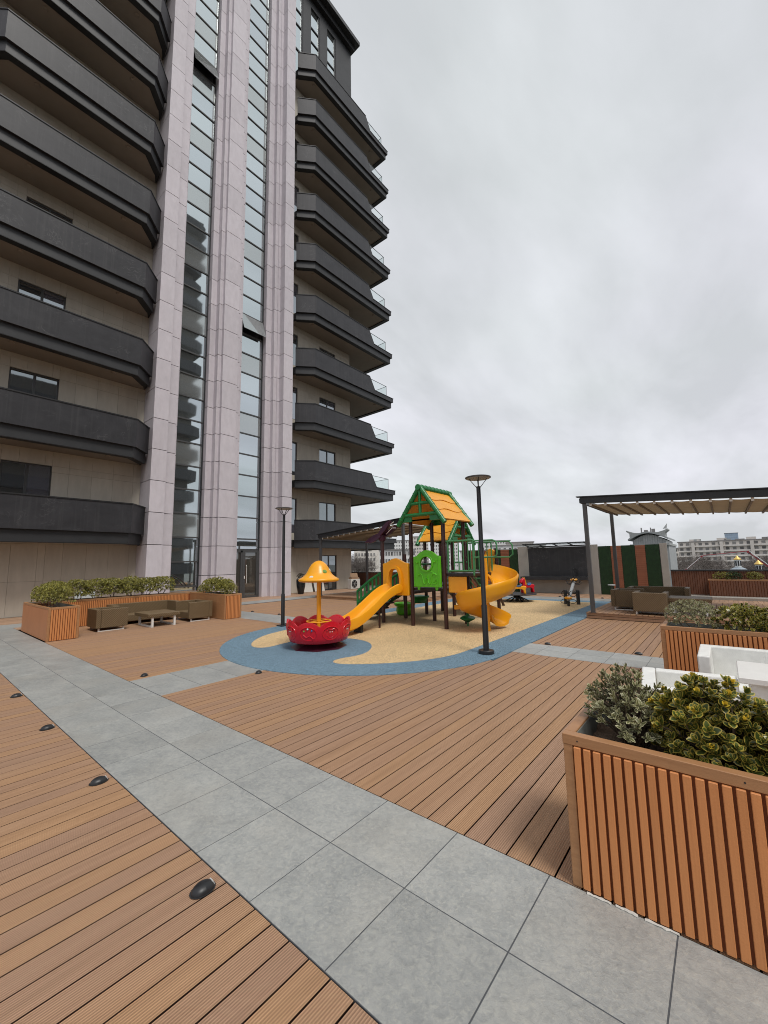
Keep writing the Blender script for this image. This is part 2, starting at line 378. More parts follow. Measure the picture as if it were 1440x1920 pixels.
make_translucent('fabric', 0.20)
MATS.update(deck=DECK, deckfar=DECKFAR, tile=TILE, blue=BLUE, sand=SAND, char=CHAR)
MATS['rattan'] = rattan_material('rattan', (0.085, 0.056, 0.028), (0.210, 0.148, 0.080), 0.052, 0.026, 0.5)
MATS['rattan_white'] = rattan_material('rattan_white', (0.70, 0.70, 0.67), (0.76, 0.76, 0.73), 0.016, 0.013, 0.15)
MATS['pane'] = glass_coated('pane', (0.80, 0.88, 0.90), 0.62)
MATS['pane_b'] = glass_coated('pane_b', (0.74, 0.80, 0.80), 0.45, 0.05, (0.17, 0.18, 0.175))
MATS['pane_c'] = glass_coated('pane_c', (0.80, 0.88, 0.92), 0.55, 0.03, (0.06, 0.07, 0.07))
MATS['window_pane'] = glass_coated('window_pane', (0.78, 0.86, 0.90), 0.30, 0.02, (0.025, 0.025, 0.027))
MATS['curtain_pane'] = glass_coated('curtain_pane', (0.78, 0.86, 0.90), 0.30, 0.03, (0.085, 0.08, 0.10))
MATS['door_pane'] = glass_coated('door_pane', (0.8, 0.85, 0.85), 0.14, 0.02, (0.040, 0.034, 0.026))
MATS['rail_glass'] = glass_clear('rail_glass', (0.945, 0.972, 0.968))
MATS['bubble'] = glass_clear('bubble', (0.80, 0.78, 0.76))
MATS['leaf_gold'] = leaf_material('leaf_gold', (0.125, 0.165, 0.032), (0.56, 0.44, 0.085), (0.026, 0.042, 0.012), 0.56, 0.34)
MATS['leaf_tip'] = leaf_material('leaf_tip', (0.62, 0.45, 0.04), (0.72, 0.50, 0.05), (0.30, 0.24, 0.03), 0.62, 0.36)
MATS['leaf_silver'] = leaf_material('leaf_silver', (0.200, 0.205, 0.078), (0.64, 0.60, 0.37), (0.075, 0.085, 0.035), 0.55, 0.42)
MATS['leaf_hedge'] = leaf_material('leaf_hedge', (0.275, 0.275, 0.055), (0.47, 0.42, 0.10), (0.045, 0.060, 0.016), 0.6, 0.42)
MATS['leaf_dark'] = leaf_material('leaf_dark', (0.050, 0.090, 0.030), (0.06, 0.10, 0.035), (0.012, 0.026, 0.010), 0.6, 0.4)
MATS['leaf_brown'] = leaf_material('leaf_brown', (0.05, 0.05, 0.028), (0.06, 0.055, 0.03), (0.016, 0.018, 0.010), 0.6, 0.5)

# ------------------------------------------------------------------ mesh helpers
WL = {}
class MB:
    def __init__(s): s.v = []; s.f = []
    def add(s, vs, fs):
        o = len(s.v); s.v += [tuple(v) for v in vs]; s.f += [tuple(i+o for i in f) for f in fs]; return s
    def box(s, x0, y0, z0, x1, y1, z1):
        return s.add([(x0,y0,z0),(x1,y0,z0),(x1,y1,z0),(x0,y1,z0),(x0,y0,z1),(x1,y0,z1),(x1,y1,z1),(x0,y1,z1)],
                     [(3,2,1,0),(4,5,6,7),(0,1,5,4),(1,2,6,5),(2,3,7,6),(3,0,4,7)])
    def obox(s, c, a, b, d):                           # centre and three half vectors
        c, a, b, d = map(Vector, (c, a, b, d))
        vs = [c+a*i+b*j+d*k for k in (-1, 1) for i, j in ((-1,-1),(1,-1),(1,1),(-1,1))]
        return s.add(vs, [(3,2,1,0),(4,5,6,7),(0,1,5,4),(1,2,6,5),(2,3,7,6),(3,0,4,7)])
    def bar(s, p, q, w, h, up=(0, 0, 1)):              # a rectangular bar from p to q
        p, q, up = Vector(p), Vector(q), Vector(up)
        d = (q-p); n = d.normalized(); a = n.cross(up)
        if a.length < 1e-4: a = n.cross(Vector((1, 0, 0)))
        a.normalize(); b = a.cross(n)
        return s.obox((p+q)/2, a*w/2, b*h/2, d/2)
    def prism(s, poly, z0, z1):
        n = len(poly)
        vs = [(x, y, z0) for x, y in poly] + [(x, y, z1) for x, y in poly]
        return s.add(vs, [tuple(range(n-1, -1, -1)), tuple(range(n, 2*n))] + [(i, (i+1) % n, n+(i+1) % n, n+i) for i in range(n)])
    def extr(s, pts, vec):                             # a flat 3D outline pushed along vec
        n = len(pts); vec = Vector(vec); P = [Vector(p) for p in pts]
        vs = P + [p+vec for p in P]
        return s.add(vs, [tuple(range(n-1, -1, -1)), tuple(range(n, 2*n))] + [(i, (i+1) % n, n+(i+1) % n, n+i) for i in range(n)])
    def tube(s, pts, r, n=8, cap=True):
        P = [Vector(p) for p in pts]; m = len(P)
        R = r if isinstance(r, (list, tuple)) else [r]*m
        t0 = (P[1]-P[0]).normalized()
        a = t0.cross(Vector((0, 0, 1)))
        if a.length < 1e-3: a = t0.cross(Vector((1, 0, 0)))
        a.normalize(); vs = []
        for i in range(m):
            t = (P[min(i+1, m-1)]-P[max(i-1, 0)]).normalized()
            a = (a - t*a.dot(t)).normalized(); b = t.cross(a)
            vs += [P[i]+(a*cos(2*pi*j/n)+b*sin(2*pi*j/n))*R[i] for j in range(n)]
        fs = [(i*n+j, i*n+(j+1) % n, (i+1)*n+(j+1) % n, (i+1)*n+j) for i in range(m-1) for j in range(n)]
        if cap: fs += [tuple(range(n-1, -1, -1)), tuple((m-1)*n+j for j in range(n))]
        return s.add(vs, fs)
    def lathe(s, prof, c=(0, 0), n=24, wob=None):
        m = len(prof); vs = []
        for i, (r, z) in enumerate(prof):
            for j in range(n):
                a = 2*pi*j/n; k = wob(a, i) if wob else 0
                vs.append((c[0]+(r)*cos(a), c[1]+r*sin(a), z+k))
        fs = [(i*n+j, i*n+(j+1) % n, (i+1)*n+(j+1) % n, (i+1)*n+j) for i in range(m-1) for j in range(n)]
        if prof[0][0] > 1e-4: fs.append(tuple(range(n-1, -1, -1)))
        if prof[-1][0] > 1e-4: fs.append(tuple((m-1)*n+j for j in range(n)))
        return s.add(vs, fs)
    def ring(s, c, R, r, n=28, k=8, sq=None):          # a torus lying flat
        vs = []
        for i in range(n):
            a = 2*pi*i/n
            for j in range(k):
                b = 2*pi*j/k; rr = R+r*cos(b); zz = (sq or r)*sin(b)
                vs.append((c[0]+rr*cos(a), c[1]+rr*sin(a), c[2]+zz))
        return s.add(vs, [(i*k+j, ((i+1) % n)*k+j, ((i+1) % n)*k+(j+1) % k, i*k+(j+1) % k) for i in range(n) for j in range(k)])
    def sheet(s, rows):                                # a grid of points
        m, n = len(rows), len(rows[0])
        return s.add([p for r in rows for p in r], [(i*n+j, i*n+j+1, (i+1)*n+j+1, (i+1)*n+j) for i in range(m-1) for j in range(n-1)])
    def holed(s, outer, inner, f0, f1):                # plate between two loops of equal length; f0/f1 map 2D to the two faces
        n = len(outer)
        vs = [f0(*p) for p in outer]+[f0(*p) for p in inner]+[f1(*p) for p in outer]+[f1(*p) for p in inner]
        fs = []
        for i in range(n):
            j = (i+1) % n
            fs += [(i, j, n+j, n+i), (2*n+j, 2*n+i, 3*n+i, 3*n+j), (j, i, 2*n+i, 2*n+j), (n+i, n+j, 3*n+j, 3*n+i)]
        return s.add(vs, fs)
    def mesh(s, name, m, smooth=False, recalc=True, angle=35):
        me = bpy.data.meshes.new(name); me.from_pydata(s.v, [], s.f); me.update()
        if recalc:
            b = bmesh.new(); b.from_mesh(me); bmesh.ops.recalc_face_normals(b, faces=b.faces); b.to_mesh(me); b.free()
        if smooth:
            me.polygons.foreach_set('use_smooth', [True]*len(me.polygons)); me.set_sharp_from_angle(angle=radians(angle))
        if m is not None: me.materials.append(MATS[m] if isinstance(m, str) else m)
        return me
    def build(s, name, m, parent=None, smooth=False, bevel=0.0, seg=1, recalc=True, angle=35, solid=0.0, sub=0):
        xs = [v[0] for v in s.v]; ys = [v[1] for v in s.v]; zs = [v[2] for v in s.v]
        c = Vector(((min(xs)+max(xs))/2, (min(ys)+max(ys))/2, min(zs)))
        s.v = [(x-c[0], y-c[1], z-c[2]) for x, y, z in s.v]
        o = bpy.data.objects.new(name, s.mesh(name, m, smooth, recalc, angle)); COL.objects.link(o)
        WL[o] = c
        if parent is not None: o.parent = parent; o.location = c-WL[parent]
        else: o.location = c
        if solid:
            md = o.modifiers.new('solid', 'SOLIDIFY'); md.thickness = solid; md.offset = 0
        if bevel:
            md = o.modifiers.new('bevel', 'BEVEL'); md.width = bevel; md.segments = seg; md.limit_method = 'ANGLE'; md.angle_limit = radians(40)
        if sub:
            md = o.modifiers.new('sub', 'SUBSURF'); md.levels = sub; md.render_levels = sub
        return o
def tag(o, label=None, cat=None, group=None, kind=None):
    if label: o['label'] = label
    if cat: o['category'] = cat
    if group: o['group'] = group
    if kind: o['kind'] = kind
    return o
def thing(name, label, cat, loc=(0, 0, 0), rotz=0.0, group=None, local=False):
    o = bpy.data.objects.new(name, None); COL.objects.link(o); o.empty_display_size = 0.2
    o.location = loc; o.rotation_euler = (0, 0, rotz)
    WL[o] = Vector((0, 0, 0)) if local else Vector(loc)
    return tag(o, label, cat, group)
def struct(name, mb, m, **kw):
    return tag(mb.build(name, m, **kw), kind='structure')
def piece(name, me, loc, parent, scale=None, rot=None):
    o = bpy.data.objects.new(name, me); COL.objects.link(o)
    o.parent = parent; o.location = Vector(loc)-WL[parent]; WL[o] = Vector(loc)
    if scale: o.scale = scale
    if rot: o.rotation_euler = rot
    return o
def dup(root, loc, rotz=0.0, label=None, group=None):
    def cp(o, par):
        c = o.copy(); COL.objects.link(c); c.parent = par
        for ch in o.children: cp(ch, c)
        return c
    r = cp(root, None); r.location = loc; r.rotation_euler = (0, 0, rotz)
    if label: r['label'] = label
    if group: r['group'] = group
    return r
def lerp(a, b, t): return a+(b-a)*t

# ------------------------------------------------------------------ foliage
def leaves_mesh(name, leaves, m, seg=3):
    """leaves: (base, direction, normal, length, width, tone, cup)"""
    v, f, ed, tn = [], [], [], []
    prof = [(0.0, 0.12), (0.28, 0.82), (0.62, 1.0), (0.88, 0.55), (1.0, 0.04)] if seg >= 3 else [(0.0, 0.25), (0.5, 1.0), (1.0, 0.08)]
    for base, d, nrm, L, W, tone, cup in leaves:
        sd_ = d.cross(nrm)
        if sd_.length < 1e-4: continue
        sd_.normalize(); nn = sd_.cross(d).normalized()
        o = len(v)
        for t, w in prof:
            c = base + d*(L*t) - nn*(cup*L*0.9*t*t)
            hw = W*0.5*w; up = nn*(cup*hw*0.8)
            v += [tuple(c-sd_*hw+up), tuple(c), tuple(c+sd_*hw+up)]
            tip = 1.0 if t > 0.97 else (0.35 if t > 0.8 else 0.0)
            ed += [1.0, tip, 1.0]; tn += [tone]*3
        for i in range(len(prof)-1):
            a = o+i*3
            f += [(a, a+1, a+4, a+3), (a+1, a+2, a+5, a+4)]
    me = bpy.data.meshes.new(name); me.from_pydata(v, [], f); me.update()
    for nm, arr in (('edge', ed), ('tone', tn)):
        at = me.attributes.new(nm, 'FLOAT', 'POINT'); at.data.foreach_set('value', arr)
    me.polygons.foreach_set('use_smooth', [True]*len(me.polygons))
    me.materials.append(MATS[m])
    return me
def rvec(rg):
    while True:
        p = Vector((rg.uniform(-1, 1), rg.uniform(-1, 1), rg.uniform(-1, 1)))
        if 0.05 < p.length < 1: return p.normalized()
def rosette(rg, c, d, n, L, W, tone, out, spread=0.9, cup=0.25):
    d = d.normalized(); a = d.cross(Vector((0.3, 0.2, 1))).normalized(); b = d.cross(a)
    ph = rg.uniform(0, 6.3)
    for i in range(n):
        ring = i/n
        an = ph+i*2.4
        k = spread*(0.35+0.75*ring)
        dd = (d*(1.05-0.55*ring)+(a*cos(an)+b*sin(an))*k).normalized()
        base = c-d*(0.30*L*3*ring*0.5)
        nn = (d-dd*dd.dot(d)); nn = nn.normalized() if nn.length > 1e-3 else a
        l = L*(0.55+0.55*ring)*rg.uniform(0.85, 1.15)
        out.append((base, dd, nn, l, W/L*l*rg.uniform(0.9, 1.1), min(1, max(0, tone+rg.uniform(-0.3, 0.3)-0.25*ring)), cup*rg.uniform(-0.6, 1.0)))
def bush_mesh(seed, m, rx, ry, rz, n, L, W, rough=0.18, seg=2, jag=0.5):
    """a rounded clipped bush: leaf clusters over an uneven ellipsoid, base at z = 0"""
    rg = random.Random(seed); out = []
    lump = [(rvec(rg), rg.uniform(-rough, rough)) for _ in range(14)]
    for i in range(n):
        d = rvec(rg)
        if d.z < -0.45: d.z = -d.z
        k = 1+sum(a*max(0, d.dot(q))**6 for q, a in lump)
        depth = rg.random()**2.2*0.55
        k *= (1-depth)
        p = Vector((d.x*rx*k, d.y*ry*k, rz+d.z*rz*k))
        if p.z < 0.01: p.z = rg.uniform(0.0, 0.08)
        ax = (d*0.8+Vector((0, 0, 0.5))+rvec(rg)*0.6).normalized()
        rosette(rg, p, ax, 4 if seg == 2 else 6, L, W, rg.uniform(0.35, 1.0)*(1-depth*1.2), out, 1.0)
    return leaves_mesh('foliage', out, m, seg)
def stem_mb(seed, rx, ry, h, n=5, r=0.008):
    rg = random.Random(seed); mb = MB()
    for i in range(n):
        a = rg.uniform(0, 6.28); q = rg.uniform(0.2, 0.75)
        b = Vector((rg.uniform(-.25, .25)*rx, rg.uniform(-.25, .25)*ry, -0.02)); t = Vector((cos(a)*rx*q, sin(a)*ry*q, h*rg.uniform(.7, 1)))
        mb.tube([b, lerp(b, t, .5)+Vector((rg.uniform(-.05, .05)*rx, rg.uniform(-.05, .05)*ry, 0)), t], [r, r*.8, r*.4], 5)
    return mb
BUSH = {}
def bush(kind, key, label, cat, loc, size, rotz=0, group=None, leaf=(0.05, 0.03), n=300, seg=2, name='bush'):
    o = thing(name, label, cat, loc, rotz, group, local=True)
    if key not in BUSH:
        BUSH[key] = (bush_mesh(key, kind, *size, n, leaf[0], leaf[1], seg=seg), stem_mb(len(BUSH)+5, size[0], size[1], size[2]*1.2).mesh('stem', 'twig'))
    piece('foliage', BUSH[key][0], (0, 0, 0), o)
    piece('stem', BUSH[key][1], (0, 0, 0), o)
    return o

# ================================================================== the ground and the terrace
struct('city_ground', MB().box(-2600, -2600, -12.6, 2600, 2600, -12.0), 'city_ground')
struct('podium', MB().box(-36, -12, -11.99, 16, 24.0, -0.08), 'podium_wall')
struct('terrace_floor', MB().box(-35.9, -11.9, -0.075, 15.9, 23.9, -0.062), 'subfloor')

PITCHB = 0.145
HB = 0.0678                                             # half a board; the clip groove undercuts both edges
bme = MB().extr([(-HB+.0015, 0, 0), (HB-.0015, 0, 0), (HB, 0, -.0015), (HB, 0, -.0065), (HB-.011, 0, -.0085), (HB-.011, 0, -.024), (-HB+.011, 0, -.024), (-HB+.011, 0, -.0085), (-HB, 0, -.0065), (-HB, 0, -.0015)], (0, 1, 0))
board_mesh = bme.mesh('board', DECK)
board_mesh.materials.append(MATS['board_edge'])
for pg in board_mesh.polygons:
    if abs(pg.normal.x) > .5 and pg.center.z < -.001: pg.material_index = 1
def bevel_mesh(me, w):
    b = bmesh.new(); b.from_mesh(me); bmesh.ops.bevel(b, geom=b.edges[:], offset=w, segments=1, affect='EDGES'); b.to_mesh(me); b.free()
def edge_chamfer(me):
    b = bmesh.new(); b.from_mesh(me)
    es = [e for e in b.edges if abs(e.verts[0].co.x-e.verts[1].co.x) < 1e-6 and e.verts[0].co.z > -1e-6 and e.verts[1].co.z > -1e-6]
    bmesh.ops.bevel(b, geom=es, offset=0.0022, segments=1, affect='EDGES'); b.to_mesh(me); b.free()
X_PHASE = -5.136+0.02
def deck(name, x0, x1, span, z=0.0, joist=None):
    """boards running in Y; span(x) gives the (y0, y1) stretches of the board at x"""
    root = struct(name, MB().box(x0, joist[0], z-0.055, x1, joist[1], z-0.050), 'subfloor')
    i = math.floor((x0-X_PHASE)/PITCHB+.25)
    while X_PHASE+(i+.75)*PITCHB <= x1:
        x = X_PHASE+(i+0.5)*PITCHB
        for y0, y1 in span(x):
            if y1-y0 > 0.06:
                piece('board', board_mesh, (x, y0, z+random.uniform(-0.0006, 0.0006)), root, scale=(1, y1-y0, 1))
        i += 1
    return root
RC = (-6.8, 7.6); RR = 3.41
def circ_y(x, r=RR):
    d = r*r-(x-RC[0])**2
    return RC[1]-sqrt(d) if d > 0 else None
deck('deck_beside_path', -14.0, 2.6, lambda x: [(-3.5, 1.372)], joist=(-3.5, 1.372))
def mid_span(x):
    if -7.42 < x < -6.28: return []
    if x < -13.06: return [(3.25, 7.24)]
    if x < -10.22: return [(2.568, 7.775)]
    if x > -3.40: return [(2.568, 7.975)]
    y = circ_y(x); return [(2.568, (y or 7.6)+0.12)]
deck('deck_around_playground', -15.53, 2.6, mid_span, joist=(2.568, 7.7))
deck('deck_before_pergola', -3.40, 2.6, lambda x: [(8.99, 13.60)], joist=(8.99, 13.60))
deck('deck_before_doorway', -17.0, -10.22, lambda x: [(8.97, 14.40 if x < -10.6 else 19.0)], joist=(8.97, 14.3))
for nm, b in (('deck_along_facade', (-20.9, -10, -18.32, 23.2)), ('deck_along_back_wall', (-18.3, 20.42, 15.5, 23.3)),
              ('deck_beyond_planter', (-18.3, 2.57, -16.6, 7.77)), ('deck_beyond_path', (-18.3, -8, -14.0, 1.37)), ('deck_far_corner', (-17.0, 14.4, -10.3, 19.1)), ('deck_beyond_seats', (2.62, 2.57, 15.5, 20.4)), ('deck_beyond_path_end', (3.0, -10, 15.5, 2.55)), ('deck_behind', (-14.0, -11, 3.0, -3.51))):
    struct(nm, MB().box(b[0], b[1], -0.026, b[2], b[3], -0.001), 'deckfar')

tile_cache = {}
def tile_mesh(w, h):
    k = (round(w, 3), round(h, 3))
    if k not in tile_cache:
        me = MB().box(-w/2+.0034, -h/2+.0034, -0.02, w/2-.0034, h/2-.0034, 0).mesh('tile', TILE); bevel_mesh(me, 0.0008); tile_cache[k] = me
    return tile_cache[k]
def paving(name, xs, ys, keep=None):
    root = struct(name, MB().box(xs[0], ys[0], -0.019, xs[-1], ys[-1], -0.0008), 'grout')
    for i in range(len(xs)-1):
        for j in range(len(ys)-1):
            cx_, cy_ = (xs[i]+xs[i+1])/2, (ys[j]+ys[j+1])/2
            if keep and not keep(cx_, cy_): continue
            piece('tile', tile_mesh(xs[i+1]-xs[i], ys[j+1]-ys[j]), (cx_, cy_, 0.0012+random.uniform(-.0007, .0007)), root,
                  rot=(random.uniform(-.001, .001), random.uniform(-.001, .001), 0))
    return root
XJ = [-5.136+0.6*k for k in range(-22, 14)]
paving('path', XJ, [1.378, 1.970, 2.562])
paving('path_to_playground', [-7.45, -6.85, -6.25], [2.566, 3.166, 3.766, 4.366, 4.75], keep=lambda x, y: (x-RC[0])**2+(y-RC[1])**2 > 3.2**2)
paving('path_to_pergola', [-3.56+0.6*k for k in range(11)], [7.98, 8.48, 8.985])
paving('path_to_doorway', [-17.15+0.6*k for k in range(12)], [7.78, 8.37, 8.965])
paving('path_along_facade', [-18.31, -17.73, -17.16], [-7.2+0.6*k for k in range(50)], keep=lambda x, y: y > 2)
paving('path_along_back_wall', [-17.1+0.6*k for k in range(33)], [19.15, 19.78, 20.41])

# rubber play surface: rounded at the near end, blue margin, blue lobe under the roundabout
def rr_outline(x0, x1, y1, r, cy, n=40):
    cxm = (x0+x1)/2
    return [(cxm+r*cos(pi+pi*i/n), cy+r*sin(pi+pi*i/n)) for i in range(n+1)]+[(x1, y1), (x0, y1)]
out_blue = rr_outline(-10.21, -3.39, 19.13, RR, RC[1])
play = struct('play_surface', MB().prism(out_blue, -0.02, 0.0075), 'blue')
def smooth_pts(P, it=2):
    for _ in range(it):
        Q = []
        for i in range(len(P)):
            a, b = Vector(P[i]), Vector(P[(i+1) % len(P)])
            Q += [tuple(a*.75+b*.25), tuple(a*.25+b*.75)]
        P = Q
    return P
sand_ctrl = [(-9.45, 18.42), (-9.45, 18.40), (-9.45, 13.0), (-9.46, 9.0), (-9.48, 7.5), (-9.42, 6.9), (-9.22, 6.25), (-8.85, 5.72), (-8.40, 5.32), (-8.02, 5.20), (-7.82, 5.40),
             (-7.90, 5.80), (-7.95, 6.25), (-7.75, 6.75), (-7.35, 7.08), (-6.85, 7.20), (-6.35, 7.08), (-5.95, 6.72), (-5.68, 6.25), (-5.66, 5.90), (-5.78, 5.55), (-5.72, 5.32),
             (-5.52, 5.26), (-5.22, 5.42), (-4.78, 5.82), (-4.38, 6.38), (-4.16, 7.0), (-4.13, 7.6), (-4.13, 10.0), (-4.13, 14.0), (-4.14, 18.40), (-4.14, 18.42)]
sand = MB().prism(smooth_pts(sand_ctrl), 0.002, 0.0095).build('sand_coloured_field', 'sand', play)

# raised platforms under the pergolas
def platform(name, x0, x1, y0, y1, h, boards=True):
    root = struct(name, MB().box(x0+.03, y0+.03, 0, x1-.03, y1-.03, h-.027), 'subfloor')
    for k, z in enumerate((0.012, h/2+.004)):
        for a in ((x0, y0, x1, y0+.024), (x0, y0+.026, x0+.024, y1), (x1-.024, y0+.026, x1, y1)):
            MB().box(a[0], a[1], z, a[2], a[3], z+h/2-.02).build('riser_board', 'deck', root)
    i = 0; x = x0+PITCHB/2
    while x+PITCHB/2 < x1+.05:
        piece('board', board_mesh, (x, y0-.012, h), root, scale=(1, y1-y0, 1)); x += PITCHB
    return root
platform('pergola_platform', -3.36, 2.7, 13.62, 18.9, 0.18)
platform('pergola_platform', -16.75, -10.62, 14.42, 18.9, 0.14)

# ================================================================== the residential tower
tower = thing('residential_tower', 'tall tower with charcoal balconies and pale stone pilasters beside the terrace', 'building', (-27, 11, 0))
ZT = [4.52+3.757*k for k in range(11)]
XW = -20.95
MB().box(-36, -6, 0, XW-.22, 21.35, 47.0).build('core', 'interior', tower)
box_cache = {}
def unit_panel(w, h, t, m, bev=0.0):
    k = (round(w, 3), round(h, 3), t, m)
    if k not in box_cache:
        me = MB().box(-t, -w/2+.003, .003, 0, w/2-.003, h-.003).mesh('panel', m)
        box_cache[k] = me
    return box_cache[k]
def facade(name, y0, y1, z0, z1, openings, ystep, zsplit, joints_to):
    """stone panels round the window openings, each with its joint"""
    root = MB().box(XW-.20, y0, z0, XW-.15, y1, z1).build(name, 'fascia_dark', tower)
    ys = {y0, y1}; zs = {z0, z1}
    for a, b, c, d in openings: ys |= {a, b}; zs |= {c, d}
    y = y0+ystep
    while y < y1-.15:
        if min(abs(y-q) for q in ys) > .16: ys.add(y)
        y += ystep
    for z in zsplit:
        if z0 < z < z1 and min(abs(z-q) for q in zs) > .2: zs.add(z)
    ys, zs = sorted(ys), sorted(zs)
    for j in range(len(zs)-1):
        for i in range(len(ys)-1):
            cy_, cz_ = (ys[i]+ys[i+1])/2, (zs[j]+zs[j+1])/2
            if any(a < cy_ < b and c < cz_ < d for a, b, c, d in openings): continue
            piece('panel', unit_panel(ys[i+1]-ys[i], zs[j+1]-zs[j], 0.149, 'wall_stone'), (XW, cy_, zs[j]), root)
    return root
def window(y0, y1, z0, z1, split=0.5, nm='window', x=XW-.07):
    fr = MB()
    t = .055
    fr.box(x-.05, y0, z0, x, y0+t, z1).box(x-.05, y1-t, z0, x, y1, z1).box(x-.05, y0+t, z0, x, y1-t, z0+t).box(x-.05, y0+t, z1-t, x, y1-t, z1)
    ym = lerp(y0, y1, split)
    fr.box(x-.05, ym-.045, z0+t, x, ym+.045, z1-t)
    o = fr.build(nm, 'frame_grey', tower)
    MB().box(x-.035, y0+t, z0+t, x-.03, ym-.045, z1-t).build('pane', 'window_pane', o)
    MB().box(x-.030, ym+.045, z0+t, x-.025, y1-t, z1-t).build('pane', 'curtain_pane' if int(z0*10) % 3 else 'window_pane', o)
    return o
zs_course = [1.32+1.475*k for k in range(12)]
opL, opR = [], []
for k in range(9):
    zt = ZT[k]
    if k < 8: opL.append((2.33, 3.90, zt-.75, zt+1.49)); opR += [(18.39, 19.93, zt-.75, zt+1.49), (15.30, 16.46, zt-.75, zt+1.49)]
opR.append((18.54, 20.0, 0.0, 2.36))
facade('wall', -1.2, 7.25, 0, 17.6, [o for o in opL if o[3] < 17.6], 0.81, zs_course, 14)
facade('wall', -1.2, 7.25, 17.6, 46.0, [o for o in opL if o[2] > 17.6], 2.4, [ZT[k]-1.7 for k in range(4, 11)], 14)
facade('wall', 14.94, 21.46, 0, 17.6, [o for o in opR if o[3] < 17.6], 0.81, zs_course, 14)
facade('wall', 14.94, 21.46, 17.6, 36.6, [o for o in opR if o[2] > 17.6 and o[3] < 36.6], 2.4, [ZT[k]-1.7 for k in range(4, 9)], 14)
MB().box(-35.5, 21.352, 0, XW-.001, 21.46, 36.6).build('side_wall', 'wall_stone', tower)
for a in opL: window(*a[:4])
for a in opR[:-1]: window(*a[:4])
window(18.54, 20.0, 0.02, 2.36, 0.52, 'terrace_door')

# pilasters: stepped stone courses, three of them flanking two glazed strips
PROF = {
 'a': [(-20.9, 7.2), (-19.72, 7.2), (-19.72, 7.86), (-19.95, 7.86), (-19.95, 8.33), (-20.28, 8.33), (-20.28, 8.50), (-20.9, 8.50)],
 'b': [(-20.9, 10.0), (-20.28, 10.0), (-20.28, 10.31), (-19.95, 10.31), (-19.95, 10.50), (-19.75, 10.50), (-19.75, 11.36), (-19.95, 11.36), (-19.95, 11.60), (-20.28, 11.60), (-20.28, 11.90), (-20.9, 11.90)],
 'c': [(-20.9, 13.50), (-20.28, 13.50), (-20.28, 13.88), (-20.0, 13.88), (-20.0, 14.10), (-19.95, 14.10), (-19.95, 14.26), (-19.50, 14.26), (-19.50, 14.94), (-20.9, 14.94)],
 'd': [(-20.9, -1.0), (-20.0, -1.0), (-19.72, -.9), (-19.72, .10), (-20.9, .10)]}
def inset_prof(P, d=0.03):
    c = Vector((-20.6, (P[0][1]+P[-1][1])/2))
    return [(x-(d if x > -20.85 else 0), y+(d if y < c.y else -d)) for x, y in P]
for key, P in PROF.items():
    core = MB().box(-20.9, P[0][1]+.04, 0, -20.33, P[-1][1]-.04, 48.0).build('pilaster', 'fascia_dark', tower)
    zs = [0.0]+[1.32+1.475*k for k in range(33)]
    me = MB().prism(P, 0.014, 1.461).mesh('stone_course', 'pilaster_stone')
    if key != 'd':
        sm = [0]
    for k in range(len(zs)-1):
        if k == 0:
            MB().prism(P, 0.0, 1.306).build('stone_course', 'pilaster_stone', core)
        else:
            piece('stone_course', me, (0, 0, zs[k]), core)

# glazed strips
XG = -20.6
def glazed(y0, y1, zb, open_i, seed):
    rg = random.Random(seed)
    root = MB().box(XG-.12, y0, 0, XG-.06, y0+.06, 47).box(XG-.12, y1-.06, 0, XG+.03, y1, 47).build('glazed_strip', 'frame_dark', tower)
    MB().box(XG-.30, y0, 0, XG-.28, y1, 47).build('blind', 'interior', root)
    zs = [zb+1.2185*k for k in range(37)]
    for k in range(len(zs)-1):
        z0, z1 = zs[k], zs[k+1]
        MB().box(XG-.07, y0+.06, z0-.035, XG+.03, y1-.06, z0+.035).build('mullion', 'frame_grey', root)
        m = 'pane_b' if (k % 3 == 2 and rg.random() < .75) else rg.choice(['pane', 'pane', 'pane_c'])
        if k == open_i:                                 # top-hung sash standing open
            h = z1-z0-.07; a = radians(20)
            p = MB().obox((XG+.03+sin(a)*h/2, (y0+.06+y1-.06)/2, z1-.04-cos(a)*h/2), (0, (y1-y0-.12)/2, 0), (sin(a)*h/2, 0, -cos(a)*h/2), (cos(a)*.012, 0, sin(a)*.012))
            sash = p.build('open_sash', 'pane_b', root)
            MB().box(XG-.2, y0+.07, z0+.04, XG-.18, y1-.11, z1-.04).build('dark_gap', 'fascia_dark', root)
            for yy in (y0+.09, y1-.13): MB().bar((XG, yy, z0+.3), (XG+.28, yy, z0+.32), .015, .015).build('stay', 'frame_grey', root)
            continue
        t1, t2 = rg.uniform(-.0035, .0035), rg.uniform(-.003, .003)
        w2, h2 = (y1-y0-.12)/2, (z1-z0-.07)/2
        MB().obox((XG-.02, (y0+.06+y1-.06)/2, (z0+z1)/2), (t1*w2, w2, 0), (t2*h2, 0, h2), (.005, 0, 0)).build('pane', m, root)
    return root
g1 = glazed(8.50, 10.0, 0.80, 24, 3)
MB().obox((XG-.02, 9.25, .40), (0, .68, 0), (0, 0, .36), (.005, 0, 0)).build('pane', 'pane_c', g1)
g2 = glazed(11.90, 13.50, 3.25, 10, 5)
MB().box(XG-.02, 11.96, 2.70, XG-.01, 13.44, 3.21).build('pane', 'pane_c', g2)
MB().box(XG-.07, 11.96, 2.60, XG+.035, 13.44, 2.68).build('mullion', 'frame_grey', g2)
door = MB()
for a in ((11.92, 12.0), (12.32, 12.44), (13.42, 13.50)): door.box(XG-.05, a[0], 0.0, XG+.05, a[1], 2.6)
